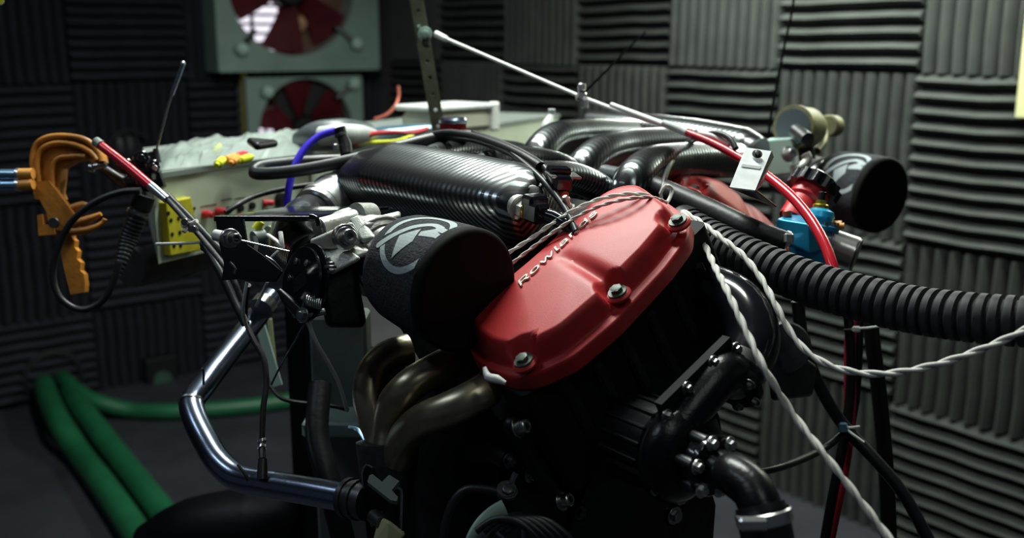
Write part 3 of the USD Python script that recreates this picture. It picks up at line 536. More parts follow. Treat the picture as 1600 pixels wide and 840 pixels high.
eng.add('gasket_tab', tube([(757, 574, .955), (762, 588, .95), (776, 592, .945), (790, 598, .942)], [.002, .004, .0045, .002], 10), 'white_plastic', label='white torn gasket tab under the red cover')
eng.add('bracket_plate', prism([on(800, 700, 1, .77)[[0, 2]], on(880, 780, 1, .77)[[0, 2]], on(870, 840, 1, .77)[[0, 2]], on(780, 820, 1, .77)[[0, 2]]], .012, (0, .765, 0), (0, -1, 0), (1, 0, 0)), 'black')

eng.done()

# ------------------------------------------------------------------ air filters (one built, the second refers to it)
RF = .0615; FL = .112
def cyl_patch(poly, rfun, off, th0, step=.0022):      # flat print wrapped on the filter: poly in (along axis, round it), metres
    from shapely import segmentize
    out = []
    for g in getattr(poly, 'geoms', [poly]):
        x0, y0, x1, y1 = g.bounds; cells = []
        for x in np.arange(x0, x1, step * 2):
            for y in np.arange(y0, y1, step * 2):
                q = g.intersection(sg.box(x, y, x + step * 2, y + step * 2))
                cells += [c for c in getattr(q, 'geoms', [q]) if c.geom_type == 'Polygon' and c.area > 1e-9]
        for c in cells:
            v, f = trimesh.creation.triangulate_polygon(c, engine='earcut'); out.append(trimesh.Trimesh(np.column_stack([v, np.zeros(len(v))]), f, process=False))
    t = cat(*out); x, y = t.vertices[:, 0], t.vertices[:, 1]; R = rfun(x) + off; a = th0 - y / RF
    t.vertices = np.stack([R * np.cos(a), R * np.sin(a), x], 1); return t
FP = [(.0, .030), (.004, .048), (.010, .0545), (.020, .0575), (.05, .0605), (.085, .0622), (.098, .0622), (.1005, .0612), (.1015, .0612), (.103, .0620)]
def rf(x): return np.interp(x, [p[0] for p in FP], [p[1] for p in FP])
def logo():
    o = sg.Point(0, 0).buffer(1, 48); ring = o.difference(sg.Point(0, 0).buffer(.84, 48))
    def stroke(P, w0, w1): P = spline(np.array([p + (0,) for p in P], float), .05)[:, :2]; ws = np.linspace(w0, w1, len(P)); return union_all([sg.LineString(P[i:i + 2]).buffer((ws[i] + ws[i + 1]) / 2) for i in range(len(P) - 1)])
    sw = [(-.95, -.50), (-.62, -.10), (-.22, .32), (.12, .50), (.46, .46)]
    swoosh = stroke(sw, .085, .075); gap = stroke([(p[0] + .10, p[1] - .12) for p in sw[:2]] + [(-.5, -.06)], .035, .03)
    bowl = sg.Polygon([(.30, .52), (.92, .44), (.95, .30), (.52, .30), (.10, .02), (.04, .14), (.36, .36)])
    leg = sg.Polygon([(.10, .02), (.50, .30), (.98, .16), (.99, .06), (.62, .10)]); rhomb = sg.Polygon([(-.44, -.12), (-.02, .24), (.12, -.16), (-.22, -.70)])
    ring = ring.difference(stroke([(-1.15, -.62), (-.62, -.10)], .16, .16)); foot_ = stroke(sw[:2], .085, .085)
    return union_all([ring, swoosh, bowl, leg]).difference(rhomb.buffer(.06)).union(rhomb).buffer(0)
lg = affinity.scale(logo(), .043, .043, origin=(0, 0))
def build_filter(name, label, centre, axis, up, rear_clamp=True):
    t = Thing(name, label, 'air filter')
    B = np.column_stack([up, np.cross(axis, up), axis]); T = np.eye(4); T[:3, :3] = B; T[:3, 3] = centre - axis * FL
    def w(x): x = to_tm(x).copy(); x.apply_transform(T); return x
    b = t.add('body', w(lathe([(0, 0), (.030, 0)] + [(b_, a_) for a_, b_ in FP], (0, 0, 0), (0, 0, 1), 72, X3)), 'filter_cloth', smooth=50)
    t.add('printed_logo', w(cyl_patch(affinity.translate(lg, .068, 0).intersection(sg.box(-1, -1, .0975, 1)), rf, .0004, LOGO_A)), 'filter_print', sub=b, smooth=True, label='pale grey round printed emblem')
    t.add('end_cap', w(lathe([(.0618, .1005), (.0626, .1030), (.0626, .1085), (.0605, .1118), (.0570, .1130), (.052, .1120), (.03, .1112), (0, .1110)], (0, 0, 0), (0, 0, 1), 72, X3)), 'filter_cap', smooth=40, label='matte black rubber end cap')
    t.add('neck', w(lathe([(0, -.03), (.036, -.03), (.036, .001), (0, .001)], (0, 0, 0), (0, 0, 1), 40)), 'rubber')
    t.add('hose_clamp', w(cat(lathe([(.0362, -.024), (.0375, -.024), (.0375, -.012), (.0362, -.012)], (0, 0, 0), (0, 0, 1), 40), rbox((.012, .014, .01), (0, -.042, -.018), bev=.002))), 'steel')
    return t
E1 = Q(732, 455, 1.0); AX1 = N([.085, -.99, -.075]); UP1 = N(Z3 - AX1 * (AX1 @ Z3))
LOGO_A = math.radians(34)
fa = build_filter('air_filter', 'black foam air filter in front of the red near-bank valve cover', E1, AX1, UP1).done()
LOGO_A = math.radians(34)
E2 = Q(1380, 306, 1.66); AX2 = N([-.10, -.985, -.07]); 
pth = numbered('/World/air_filter'); x = UsdGeom.Xform.Define(stage, pth); x.GetPrim().GetReferences().AddInternalReference(fa.path); x.GetPrim().SetInstanceable(True)
B1_ = np.column_stack([UP1, np.cross(AX1, UP1), AX1]); U2 = N(Z3 - AX2 * (AX2 @ Z3)); U2 = N(U2 * math.cos(.28) + np.cross(AX2, U2) * math.sin(.28)); B2_ = np.column_stack([U2, np.cross(AX2, U2), AX2]); R12 = B2_ @ B1_.T
x.ClearXformOpOrder(); mm = np.eye(4); mm[:3, :3] = R12.T; mm[3, :3] = E2 - R12 @ (E1 - fa.base)
x.AddTransformOp(opSuffix='place').Set(Gf.Matrix4d(mm)); x.SetXformOpOrder([x.GetOrderedXformOps()[-1]] if x.GetOrderedXformOps() else [])
tag(x.GetPrim(), 'black foam air filter in front of the ridged right wall, beyond the blue regulator', 'air filter')

# ------------------------------------------------------------------ near throttle body
TC = E1 - AX1 * (FL + .03); TA = AX1; TU = N(Z3 - TA * (TA @ Z3)); TS = np.cross(TA, TU)     # TS: sideways
def tp(a, s, u): return TC + TA * a + TS * s + TU * u
if TS @ RT > 0: TS = -TS       # TS points to the viewer's left
t = Thing('throttle_unit', 'cast aluminium throttle body behind the near air filter', 'throttle body')
t.add('barrel', lathe([(0, -.075), (.040, -.075), (.042, -.07), (.042, -.004), (.038, 0), (.0, 0)], TC, TA, 40), 'cast_alu')
t.add('flange', disc(.046, .010, tp(-.060, 0, 0), TA, 36), 'cast_alu')
t.add('flange', disc(.0455, .008, tp(-.012, 0, 0), TA, 36), 'cast_alu')
q0, q1 = Q(500, 357, 1.09), Q(572, 338, 1.13)
sh = t.add('shaft_boss', cat(tube([q0, q1], [.0115, .0115], 26, world=True), tube([Q(556, 340, 1.118), Q(580, 340, 1.135)], [.0165, .0165], 26, world=True)), 'cast_alu')
t.add('boss_face', disc(.0085, .004, q0, N(q0 - q1), 24), 'dark_steel', sub=sh); t.add('boss_cap', disc(.014, .003, Q(581, 341, 1.133), N(q1 - q0 + .02 * RT), 26), 'grey_cast', sub=sh)
t.add('top_rail', hull([Q(574, 352, 1.08), Q(622, 338, 1.12), Q(622, 334, 1.13), Q(572, 346, 1.09)], .003), 'cast_alu')
ep = t.add('cable_ear', hull([Q(490, 377, 1.07), Q(520, 365, 1.07), Q(548, 352, 1.075), Q(560, 372, 1.075), Q(520, 384, 1.07), Q(492, 384, 1.07)], .0035), 'cast_alu')
t.add('gusset', hull([Q(552, 345, 1.09), Q(560, 343, 1.09), Q(582, 372, 1.07), Q(570, 374, 1.07)], .004), 'cast_alu')
t.add('side_web', hull([Q(505, 385, 1.08), Q(555, 375, 1.09), Q(575, 395, 1.06), Q(520, 412, 1.06)], .003), 'cast_alu')
t.add('lower_lug', hull([Q(497, 413, 1.055), Q(512, 405, 1.06), Q(545, 395, 1.06), Q(558, 404, 1.05), Q(520, 424, 1.045), Q(498, 420, 1.05)], .003), 'cast_alu')
bo = N(-FW * .8 + RT * .55 + UP * .15)
t.add('socket_bolt', cat(capbolt(.0085, Q(541, 372, 1.055), bo, .010), disc(.0135, .008, Q(536, 371, 1.062), bo, 26)), 'steel', label='large socket-head bolt')
t.add('idle_screw', cat(disc(.0045, .006, Q(516, 418, 1.035), N(UP), 16), disc(.0065, .003, Q(516, 419, 1.035), N(UP), 20), tube([Q(516, 412, 1.035), Q(513, 402, 1.035)], .0022, 10, world=True)), 'steel')
t.add('lower_bridge', hull([Q(505, 430, 1.06), Q(545, 420, 1.07), Q(560, 500, 1.07), Q(520, 500, 1.06)], .008), 'black')
# quadrant: two dark discs on the shaft, facing left to the camera
qa = N(-FW * .62 - RT * .72 + UP * .12); qc = Q(474, 441, 1.055)
qd = t.add('quadrant', cat(disc(.037, .004, qc, qa, 44), disc(.0415, .003, qc - qa * .006, qa, 44), disc(.033, .006, qc - qa * .003, qa, 40)), 'black_gloss', label='black throttle quadrant wheel')
qb = basis(qa, UP)
for an, rr in ((62, .024), (10, .022), (-62, .024), (118, .022)): t.add('quadrant_rivet', cat(disc(.0036, .002, qc + qa * .004 + rr * (qb[:, 0] * math.sin(math.radians(an)) + qb[:, 1] * math.cos(math.radians(an))), qa, 16), disc(.0018, .0024, qc + qa * .004 + rr * (qb[:, 0] * math.sin(math.radians(an)) + qb[:, 1] * math.cos(math.radians(an))), qa, 12)), 'steel', sub=qd)
t.add('quadrant_slot', prism(affinity.rotate(sg.box(-.006, -.011, .006, .011).buffer(.002), 25), .0006, qc + qa * .0041, qa, UP), 'black_matte', sub=qd)
t.add('stop_arm', hull([Q(438, 455, 1.05), Q(445, 470, 1.05), Q(462, 490, 1.05), Q(478, 497, 1.045), Q(474, 488, 1.045), Q(452, 466, 1.05)], .003), 'dark_steel')
t.add('return_spring', sweep(np.array([Q(478, 468, 1.03) + .0055 * (math.cos(a) * UP + math.sin(a) * FW) + (a / (2 * np.pi)) * .0021 * N(RT - UP * .3) for a in np.arange(0, 2 * np.pi * 8, .35)]), .0008, 6), 'bright_alu', label='coiled return spring')
t.add('stop_bolt', cat(hexbolt(.005, Q(474, 492, 1.035), N(-FW - RT * .5), .006), tube([Q(478, 492, 1.04), Q(508, 486, 1.045)], .004, 12, world=True)), 'steel')
t.done()

# ------------------------------------------------------------------ black cable bracket over the throttle
t = Thing('cable_bracket', 'folded black steel throttle cable bracket left of the aluminium throttle body', 'bracket')
p4 = [Q(336, 339, 1.10), Q(494, 337, 1.13), Q(607, 323, 1.19), Q(452, 322, 1.23)]
t.add('top_plate', quadplate(p4, .003), 'black_gloss'); t.add('front_lip', hull([Q(336, 339, 1.10), Q(336, 344, 1.10), Q(492, 339, 1.13), Q(492, 344, 1.13)], .0012), 'black_gloss')
t.add('drop_plate', plate([(337, 340), (380, 342), (386, 382), (412, 400), (440, 424), (430, 440), (400, 440), (372, 436), (346, 438), (350, 412), (340, 370)], 1.10, .003, back=N(FW + .25 * RT)), 'black_matte')
t.add('corner_fold', tube([Q(484, 338, 1.058), Q(494, 340, 1.058), Q(498, 352, 1.06)], .0028, 10, world=True), 'black_gloss')
t.add('arch_edge', tube([(415, 400, 1.05), (428, 408, 1.05), (440, 422, 1.052)], .0012, 8), 'steel')
ad = t.add('cable_adjuster', cat(disc(.010, .008, Q(358, 372, 1.046), N(-FW + RT * .5), 26), hexbolt(.0085, Q(361, 373, 1.040), N(-FW + RT * .6), .006, False), disc(.0055, .010, Q(364, 373, 1.035), N(-FW * .8 + RT * .6), 20, inner=.003)), 'steel', label='threaded cable adjuster with lock nut')
t.add('adjuster_tail', tube([(336, 367, 1.055), (352, 370, 1.05)], .006, 14), 'white_plastic', sub=ad)
t.add('small_bracket_tab', tube([(359, 409, 1.045), (368, 420, 1.045), (366, 427, 1.045)], .0014, 8), 'steel')
t.done()
one('throttle_cable', tube([(366, 373, 1.032), (400, 381, 1.035), (452, 393, 1.035)], .0011, 8), 'bright_alu', 'thin taut throttle cable from the adjuster to the quadrant', 'cable')

# ------------------------------------------------------------------ far throttle body, regulator, tag and actuator
t = Thing('throttle_unit', 'pale aluminium throttle body behind the far air filter', 'throttle body')
e2b = E2 - AX2 * (FL + .02)
t.add('barrel', lathe([(0, -.09), (.038, -.09), (.040, -.085), (.040, 0), (0, 0)], e2b, AX2, 36), 'grey_cast')
t.add('side_block', hull([Q(1196, 222, 1.66), Q(1236, 219, 1.66), Q(1236, 268, 1.66), Q(1198, 272, 1.66), Q(1206, 219, 1.72), Q(1243, 217, 1.72)], .004), 'mint')
t.add('socket_bolt', capbolt(.009, Q(1231, 241, 1.62), N(-FW + .4 * RT), .014), 'bright_alu')
t.add('cable_lug', tube([(1258, 240, 1.62), (1262, 250, 1.62), (1250, 262, 1.62), (1236, 266, 1.62)], .008, 14), 'cast_alu'); t.done()
t = Thing('vacuum_actuator', 'weathered brass-coloured drum actuator above the far air filter', 'actuator')
aa = Q(1240, 198, 1.68); ab = Q(1284, 202, 1.76); ad_ = N(aa - ab)
t.add('drum', lathe([(0, 0), (.022, 0), (.030, .006), (.034, .02), (.034, .062), (.036, .064), (.036, .070), (.030, .071), (.0, .069)], aa - ad_ * .068, ad_, 40), 'brass')
t.add('drum_face', disc(.030, .002, aa + ad_ * .002, ad_, 36), 'grey_drum'); t.add('rear_boss', cat(disc(.019, .03, Q(1293, 196, 1.79), -ad_, 24), disc(.012, .02, Q(1299, 192, 1.80), -ad_, 20)), 'brass')
t.add('stub', tube([(1243, 204, 1.655), (1262, 218, 1.62)], .0115, 18), 'dark_steel'); t.add('bracket', tube([(1288, 205, 1.77), (1286, 222, 1.74), (1276, 236, 1.72)], .007, 12), 'brass')
t.add('stem', tube([(1258, 228, 1.72), (1262, 250, 1.72)], .014, 18), 'black'); t.done()
t = Thing('tag_plate', 'folded pale metal tag plate bolted above the far red valve cover', 'plate')
tg = [Q(1165, 230, 1.20), Q(1205, 236, 1.20), Q(1180, 297, 1.15), Q(1140, 292, 1.15)]
tf = t.add('face', quadplate(tg, .002), 'tag_metal'); t.add('fold', hull([Q(1140, 292, 1.153), Q(1180, 297, 1.153), Q(1212, 322, 1.20), Q(1172, 306, 1.21)], .0012), 'black_gloss'); t.add('side_fold', hull([Q(1205, 236, 1.203), Q(1180, 297, 1.153), Q(1188, 291, 1.20), Q(1208, 245, 1.21)], .0008), 'dark_steel')
t.add('bolt', hexbolt(.0038, Q(1183, 241, 1.188), N(-FW + .6 * UP), .004), 'dark_steel', sub=tf); t.add('faint_print', hull([Q(1160, 256, 1.1775), Q(1190, 260, 1.1775), Q(1187, 264, 1.1745), Q(1158, 260, 1.1745)], .0002), 'silver_cloth', sub=tf); t.done()
t = Thing('fuel_regulator', 'bright blue anodised fuel pressure regulator below the black oil filler cap', 'regulator')
rb0 = Q(1250, 362, 1.30); 
t.add('body', hull([Q(1217, 345, 1.29), Q(1262, 352, 1.27), Q(1290, 342, 1.30), Q(1240, 336, 1.33), Q(1217, 370, 1.29), Q(1263, 392, 1.27), Q(1288, 385, 1.30), Q(1245, 372, 1.33)], .003), 'blue_anodised')
ra = N(UP + .12 * RT); rc = Q(1277, 366, 1.30)
cap_ = t.add('dome', lathe([(0, 0), (.022, 0), (.022, .010), (.0175, .012), (.0175, .020), (.019, .022), (.017, .029), (.010, .033), (0, .033)], rc, ra, 32), 'blue_anodised')
t.add('flange', disc(.026, .006, rc + ra * .004, ra, 32), 'blue_anodised', sub=cap_); t.add('adjuster', cat(disc(.010, .006, rc + ra * .032, ra, 22), hexbolt(.007, rc + ra * .038, ra, .005, False)), 'zinc_yellow', sub=cap_); t.add('adjuster_screw', disc(.005, .016, rc + ra * .038, ra, 16), 'black', sub=cap_)
for k in range(3): a_ = N(-FW * .8 + RT * (.1 + .55 * k) ); t.add('flange_bolt', cat(tube([rc + a_ * .0225 + ra * .0, rc + a_ * .0225 + ra * .014], .0035, 10, world=True)), 'steel', sub=cap_)
t.add('top_screw', disc(.006, .008, Q(1230, 339, 1.30), UP, 16), 'copper'); t.add('hose_tail', cat(tube([(1222, 376, 1.262), (1238, 370, 1.255)], [.008, .0065], 16), disc(.0095, .004, Q(1226, 374, 1.26), N(RT + .3 * UP), 18)), 'bright_alu')
t.add('side_fitting', cat(disc(.006, .012, Q(1300, 352, 1.30), N(RT - FW * .4), 14), disc(.004, .008, Q(1309, 353, 1.29), N(RT - FW * .4), 12)), 'orange_plastic'); t.add('lower_body', hull([Q(1240, 385, 1.29), Q(1285, 380, 1.31), Q(1280, 430, 1.31), Q(1245, 430, 1.29)], .006), 'blue_anodised'); t.done()
t = Thing('steel_canister', 'short polished steel canister beside the blue regulator', 'canister')
t.add('barrel', lathe([(0, 0), (.021, 0), (.023, .002), (.023, .032), (.0225, .034), (0, .034)], Q(1296, 384, 1.34), N(AX1 * .6 + RT * .6 - .25 * UP), 32), 'bright_alu'); t.add('end_face', disc(.0215, .003, Q(1296, 384, 1.34) + .0335 * N(AX1 * .6 + RT * .6 - .25 * UP), N(AX1 * .6 + RT * .6 - .25 * UP), 32), 'dark_steel'); t.done()

# ------------------------------------------------------------------ hoses and cables over the engine
def corrugated(pix, r, pitch, groove):
    S = spline(QS(pix), .0009); L = np.r_[0, np.cumsum(np.linalg.norm(np.diff(S, axis=0), axis=1))]; ph = (L / pitch) % 1
    R = r - groove * np.clip((np.abs(ph - .5) - .30) / .10, 0, 1) - .0006 * np.abs(ph - .5) ; return sweep(S, R, 36)
t = Thing('corrugated_hose', 'thick black corrugated hose crossing from the engine to the right edge', 'hose')
t.add('hose_body', corrugated([(1072, 355, 1.22), (1110, 375, 1.19), (1180, 408, 1.13), (1260, 440, 1.08), (1340, 464, 1.04), (1430, 484, 1.00), (1520, 496, .96), (1610, 503, .93), (1720, 508, .90), (2000, 520, .86), (2500, 545, .84), (3000, 560, .86)], .0238, .0117, .0045), 'rubber_ribbed', smooth=40)
t.add('end_collar', tube([(1064, 352, 1.228), (1078, 358, 1.215)], .0255, 28), 'black'); t.done()
t = Thing('coolant_pipe', 'smooth black rubber coolant pipe lying over the engine valley', 'hose')
t.add('pipe', tube([(972, 275, 1.36), (1010, 288, 1.32), (1060, 308, 1.27), (1120, 335, 1.21), (1180, 364, 1.17), (1228, 382, 1.16)], .0150, 24), 'black', smooth=60)
t.add('inner_tube', tube([(945, 270, 1.40), (985, 279, 1.345)], .0115, 18), 'grey_tube'); t.add('end_clip', cat(disc(.0162, .006, Q(1222, 380, 1.163), N(Q(1228, 382, 1.16) - Q(1180, 364, 1.17)), 24, inner=.0145), rbox((.01, .008, .012), Q(1232, 372, 1.14), UP, RT, .002)), 'bright_alu', label='bright hose clip'); t.done()
t = Thing('elbow_hose', 'glossy black silicone elbow hose between the head and the water pump', 'hose')
t.add('elbow', tube([(1088, 446, 1.10), (1112, 452, 1.08), (1146, 470, 1.045), (1170, 500, 1.02), (1176, 538, 1.0), (1160, 572, .985), (1150, 588, .98)], [.0245, .0262, .027, .027, .0262, .0255, .025], 30), 'black_gloss', smooth=60)
t.add('hose_clamp', cat(disc(.0268, .008, Q(1094, 447, 1.095), N(Q(1112, 452, 1.08) - Q(1088, 446, 1.10)), 34, inner=.0245), rbox((.014, .01, .012), Q(1092, 427, 1.078), UP, RT, .002)), 'dark_steel')
t.add('band_clamp', lathe([(.0258, 0), (.0275, .001), (.0275, .012), (.0258, .013)], Q(1152, 580, .982), N(Q(1176, 538, 1.0) - Q(1150, 588, .98)), 40), 'steel', label='ribbed steel band clamp at the pump outlet'); t.done()
# water pump
PX = N(Q(1150, 588, .98) - Q(1078, 690, .93)); pc = on(1078, 712, 1, .60); pa = np.array([0, -1., 0]); PUd = N(PX - pa * (PX @ pa)); PV = np.cross(pa, PUd)
t = Thing('water_pump', 'black electric water pump with bolted flanges below the elbow hose', 'water pump')
sx = .052
def scroll(o):      # the pump casing's outline: a spiral that leaves along PUd
    a = np.linspace(math.radians(80), math.radians(400), 40); r = o + .038 + .014 * (a - a[0]) / (a[-1] - a[0])
    return sg.Polygon([(rr * math.cos(q), rr * math.sin(q)) for rr, q in zip(r, a)]).union(sg.Polygon([(-.02, .0), (-.02, .0)] + [(0, 0)]).buffer(0)).buffer(0)
def outl(o): return scroll(o).union(sg.box(0, .016 - o, .045, .050 + o)).buffer(.006).buffer(-.006)
B = np.column_stack([PUd, PV if PV @ RT < 0 else PV, pa])
flip = 1 if PV @ RT < 0 else -1
def pl2(g, h, z): return place(prism(affinity.scale(g, 1, flip, origin=(0, 0)), h, (0, 0, 0), Z3), pc + pa * z, pa, PUd)
def outl2(o): return scroll(o).union(sg.box(0, .014 - o, .100, .054 + o)).buffer(.006).buffer(-.006)
t.add('casing', lathe([(0, -.030), (.030, -.030), (.040, -.026), (.0455, -.018), (.047, -.010), (.0455, -.003), (.038, .005), (.028, .009), (0, .009)], pc, pa, 44), 'black_pump', smooth=60, label='black rounded casing')
t.add('casing_rim', pl2(outl2(.005), .009, -.020), 'black_matte')
t.add('outlet_tube', tube([pc - PUd * .012 + PV * flip * .024 - pa * .010, pc + PUd * .03 + PV * flip * .030 - pa * .010, pc + PUd * .08 + PV * flip * .033 - pa * .010, Q(1150, 590, .98)], [.016, .019, .0205, .0220], 24, world=True), 'black_pump', smooth=60)
of = Q(1140, 602, .975); oa = N(Q(1152, 580, .982) - Q(1128, 620, .965)); t.add('outlet_flange', disc(.031, .008, of, oa, 34), 'black')
ob = basis(oa, UP)
for an in (20, 75, 130, 185, 240, 300): q = of + .0265 * (ob[:, 0] * math.cos(math.radians(an)) + ob[:, 1] * math.sin(math.radians(an))); t.add('flange_bolt', hexbolt(.0042, q - oa * .0005, -oa, .005), 'steel')
rimb = outl2(-.0005).exterior
for k in range(11): q_ = rimb.interpolate((k + .3) / 11, normalized=True); t.add('casing_bolt', hexbolt(.0042, pc + PUd * q_.x + PV * flip * q_.y - pa * .010, pa, .006), 'steel')
mt = t.add('motor', disc(.036, .06, pc - pa * .085 + PV * flip * .004, pa, 36), 'black')
for k in range(16): a_ = 2 * np.pi * k / 16; d_ = PUd * math.cos(a_) + PV * math.sin(a_); t.add('cooling_fin', rbox((.008, .0035, .055), pc - pa * .055 + d_ * .038, pa, d_, .001), 'black', sub=mt)
ic = pc + pa * .012; ifl = t.add('inlet_flange', cat(disc(.028, .006, ic + pa * .012, pa, 34), disc(.024, .014, ic - pa * .002, pa, 30)), 'black_gloss')
for k in range(6): a_ = 2 * np.pi * k / 6 + .3; q = ic + pa * .018 + .0245 * (PUd * math.cos(a_) + PV * math.sin(a_)); t.add('inlet_bolt', hexbolt(.0046, q, pa, .006), 'bright_alu', sub=ifl); t.add('spacer', disc(.0055, .022, q - pa * .026, pa, 16), 'dark_steel', sub=ifl)
t.done()
P0 = ic + pa * .016
t = Thing('inlet_elbow', 'black elbow pipe turning down from the water pump inlet', 'pipe')
t.add('elbow', tube([P0, P0 + pa * .022, Q(1148, 742, .83), Q(1178, 768, .81), Q(1190, 800, .80), Q(1196, 830, .80)], [.0175, .0172, .0172, .0172, .0172, .0172], 28, world=True), 'black_pump', smooth=60)
t.add('lower_hose', tube([(1187, 788, .803), (1194, 815, .80), (1204, 870, .80), (1212, 930, .80)], [.0195, .0205, .0205, .0205], 28), 'rubber', smooth=60)
t.add('hose_clamp', cat(lathe([(.0208, 0), (.0222, .001), (.0222, .010), (.0208, .011)], Q(1196, 818, .80), N(Q(1187, 788, .803) - Q(1204, 870, .80)), 36), rbox((.022, .010, .010), Q(1176, 818, .775), UP, RT, .002)), 'bright_alu'); t.done()
one('stub_pipe', tube([on(960, 728, 1, .72), on(1000, 742, 1, .68), on(1036, 756, 1, .64)], .0115, 18, world=True), 'rubber', 'short dark pipe entering the back of the water pump', 'pipe')

# ------------------------------------------------------------------ loom, small hoses, wires over the engine
one('breather_hose', tube([(548, 250, 1.44), (500, 251, 1.43), (446, 255, 1.40), (404, 262, 1.37), (398, 270, 1.355), (420, 271, 1.35), (480, 264, 1.355), (560, 247, 1.37), (630, 228, 1.39), (690, 214, 1.41), (735, 212, 1.42)], .0085, 16), 'rubber', 'black rubber hose bent back on itself beside the blue hose', 'hose', 60)
t = Thing('blue_hose', 'bright blue hose arching down in front of the control cabinet', 'hose')
t.add('hose', tube([(524, 204, 1.40), (500, 212, 1.395), (478, 230, 1.385), (462, 256, 1.375), (452, 290, 1.37), (448, 330, 1.37), (450, 380, 1.37)], .0050, 14), 'blue_hose', smooth=60); t.done()
t = Thing('quick_release_plug', 'upright black quick-release plug at the end of the blue hose', 'plug')
t.add('plug_body', tube([(530, 200, 1.40), (534, 212, 1.40), (539, 226, 1.40), (542, 242, 1.395)], [.0085, .0075, .0095, .0085], 18), 'black', smooth=40); t.add('collar', disc(.0088, .004, Q(533, 213, 1.40), N(Q(530, 200, 1.40) - Q(534, 212, 1.40)), 20), 'grey_cast'); t.add('side_lug', rbox((.008, .008, .010), Q(525, 230, 1.39), UP, RT, .002), 'bright_alu'); t.done()
t = Thing('wiring_loom', 'black taped wiring loom draped over the carbon plenum to the valve cover', 'loom')
t.add('main_loom', tube([(640, 222, 1.42), (690, 210, 1.40), (730, 213, 1.35), (775, 226, 1.27), (815, 244, 1.20), (845, 262, 1.155)], .0068, 14), 'black', smooth=60)
t.add('upper_branch', tube([(740, 208, 1.36), (790, 226, 1.26), (825, 243, 1.195), (850, 262, 1.155), (866, 280, 1.14)], .0042, 12), 'rubber', smooth=60)
t.add('lower_branch', tube([(800, 240, 1.215), (838, 272, 1.14), (862, 298, 1.11), (884, 328, 1.085), (900, 362, 1.06)], .0036, 12), 'rubber', smooth=60, label='thin grey-black branch ending on the red cover')
t.add('label_sleeve', tube([(801, 234, 1.235), (812, 240, 1.217), (822, 246, 1.20)], .0055, 14), 'silver_cloth', label='pale sleeve round the loom')
t.add('tip', sphere(Q(901, 362, 1.062), .0034), 'white_plastic'); t.done()
t = Thing('injector_plug', 'black injector plug with bright metal pins above the red valve cover', 'plug')
ia = N(Q(884, 292, 1.11) - Q(866, 278, 1.14)); ip = Q(868, 278, 1.132)
t.add('plug_body', cat(rbox((.017, .022, .030), ip + ia * .012, ia, UP, .003), rbox((.010, .026, .016), ip + ia * .010 + UP * .010, ia, UP, .002)), 'black_gloss')
for k in range(3): t.add('rib', rbox((.003, .024, .022), ip + ia * .014 + (UP * .007 + RT * .003) + N(np.cross(ia, UP)) * (k - 1) * .006, ia, UP, .0008), 'steel')
t.add('copper_end', disc(.005, .010, Q(878, 298, 1.12), N(Q(884, 308, 1.11) - Q(878, 298, 1.12)), 16), 'copper'); t.done()
t = Thing('breather_filter', 'small crankcase breather filter with red pleats and chrome cap', 'breather filter')
bc = Q(708, 218, 1.50); pleat = sg.Polygon([((.0165 if k % 2 else .0195) * math.cos(a), (.0165 if k % 2 else .0195) * math.sin(a)) for k, a in enumerate(np.arange(56) / 56 * 2 * np.pi)])
t.add('pleats', prism(pleat, .024, bc, Z3), 'red_paint', smooth=20); t.add('cap', lathe([(0, 0), (.0205, 0), (.0205, .005), (.018, .008), (0, .0085)], bc + Z3 * .024, Z3, 32), 'chrome'); t.add('base', lathe([(0, -.03), (.010, -.03), (.010, -.004), (.020, -.003), (.020, .0), (0, 0)], bc, Z3, 30), 'rubber'); t.done()
one('valley_tube', tube([(1075, 222, 1.42), (1098, 212, 1.38), (1120, 208, 1.36), (1140, 216, 1.34), (1150, 232, 1.33)], .0042, 12), 'rubber', 'thin black tube arching over the red and white hose', 'tube')
one('dipstick_tube', tube([(1078, 222, 1.42), (1060, 240, 1.38), (1044, 264, 1.32), (1036, 290, 1.28), (1033, 310, 1.27)], .0032, 10), 'rubber', 'thin dark tube curving down between the carbon runners and the coolant pipe', 'tube')
# slotted strut with the pale rod and the red hose hung from it
t = Thing('slotted_strut', 'leaning olive slotted steel strut rising out of the top of the picture', 'strut')
sa, sb = Q(688, 215, 1.72), Q(622, -170, 1.60); sd = N(sb - sa); sl = np.linalg.norm(sb - sa) + .0; sn_ = N(FW - sd * (FW @ sd)); sx_ = N(np.cross(sn_, sd)); sx_ = sx_ if sx_ @ RT > 0 else -sx_
g = sg.box(0, -.0105, sl, .0105)
for k in range(int(sl / .027)): g = g.difference(sg.Point(.02 + k * .027, 0).buffer(.0032, 8))
t.add('face', prism(g, .0022, sa, sn_, sd), 'strut_olive', smooth=False); t.add('flange', rbox((sl, .0022, .022), sa + sd * sl / 2 - sx_ * .0105 + sn_ * .011, sn_, sd, .0005), 'strut_olive')
for k, (px, py) in enumerate(((664, 53),)): t.add('bolt', cat(hexbolt(.0075, Q(px, py, 1.655), -sn_, .008), tube([Q(656, 42, 1.66), Q(652, 40, 1.67)], .003, 8, world=True)), 'mint')
t.add('hook', rbox((.012, .01, .02), Q(666, 64, 1.655), UP, RT, .002), 'black'); lowq = Q(700, 285, 1.74); t.add('foot', rbox((.02, .003, .2), (sa + lowq) / 2 - [0, 0, .05], N(sa - lowq), sx_, .0005), 'strut_olive'); t.done()
t = Thing('support_rod', 'thin pale support rod running down from the slotted strut', 'rod')
rp_ = [(684, 55, 1.65), (905, 150, 1.50)]; t.add('rod', tube(rp_, .0028, 12), 'white_plastic'); t.add('rod_end', cat(tube([(681, 53, 1.652), (698, 61, 1.64)], [.0055, .0045], 14)), 'white_plastic')
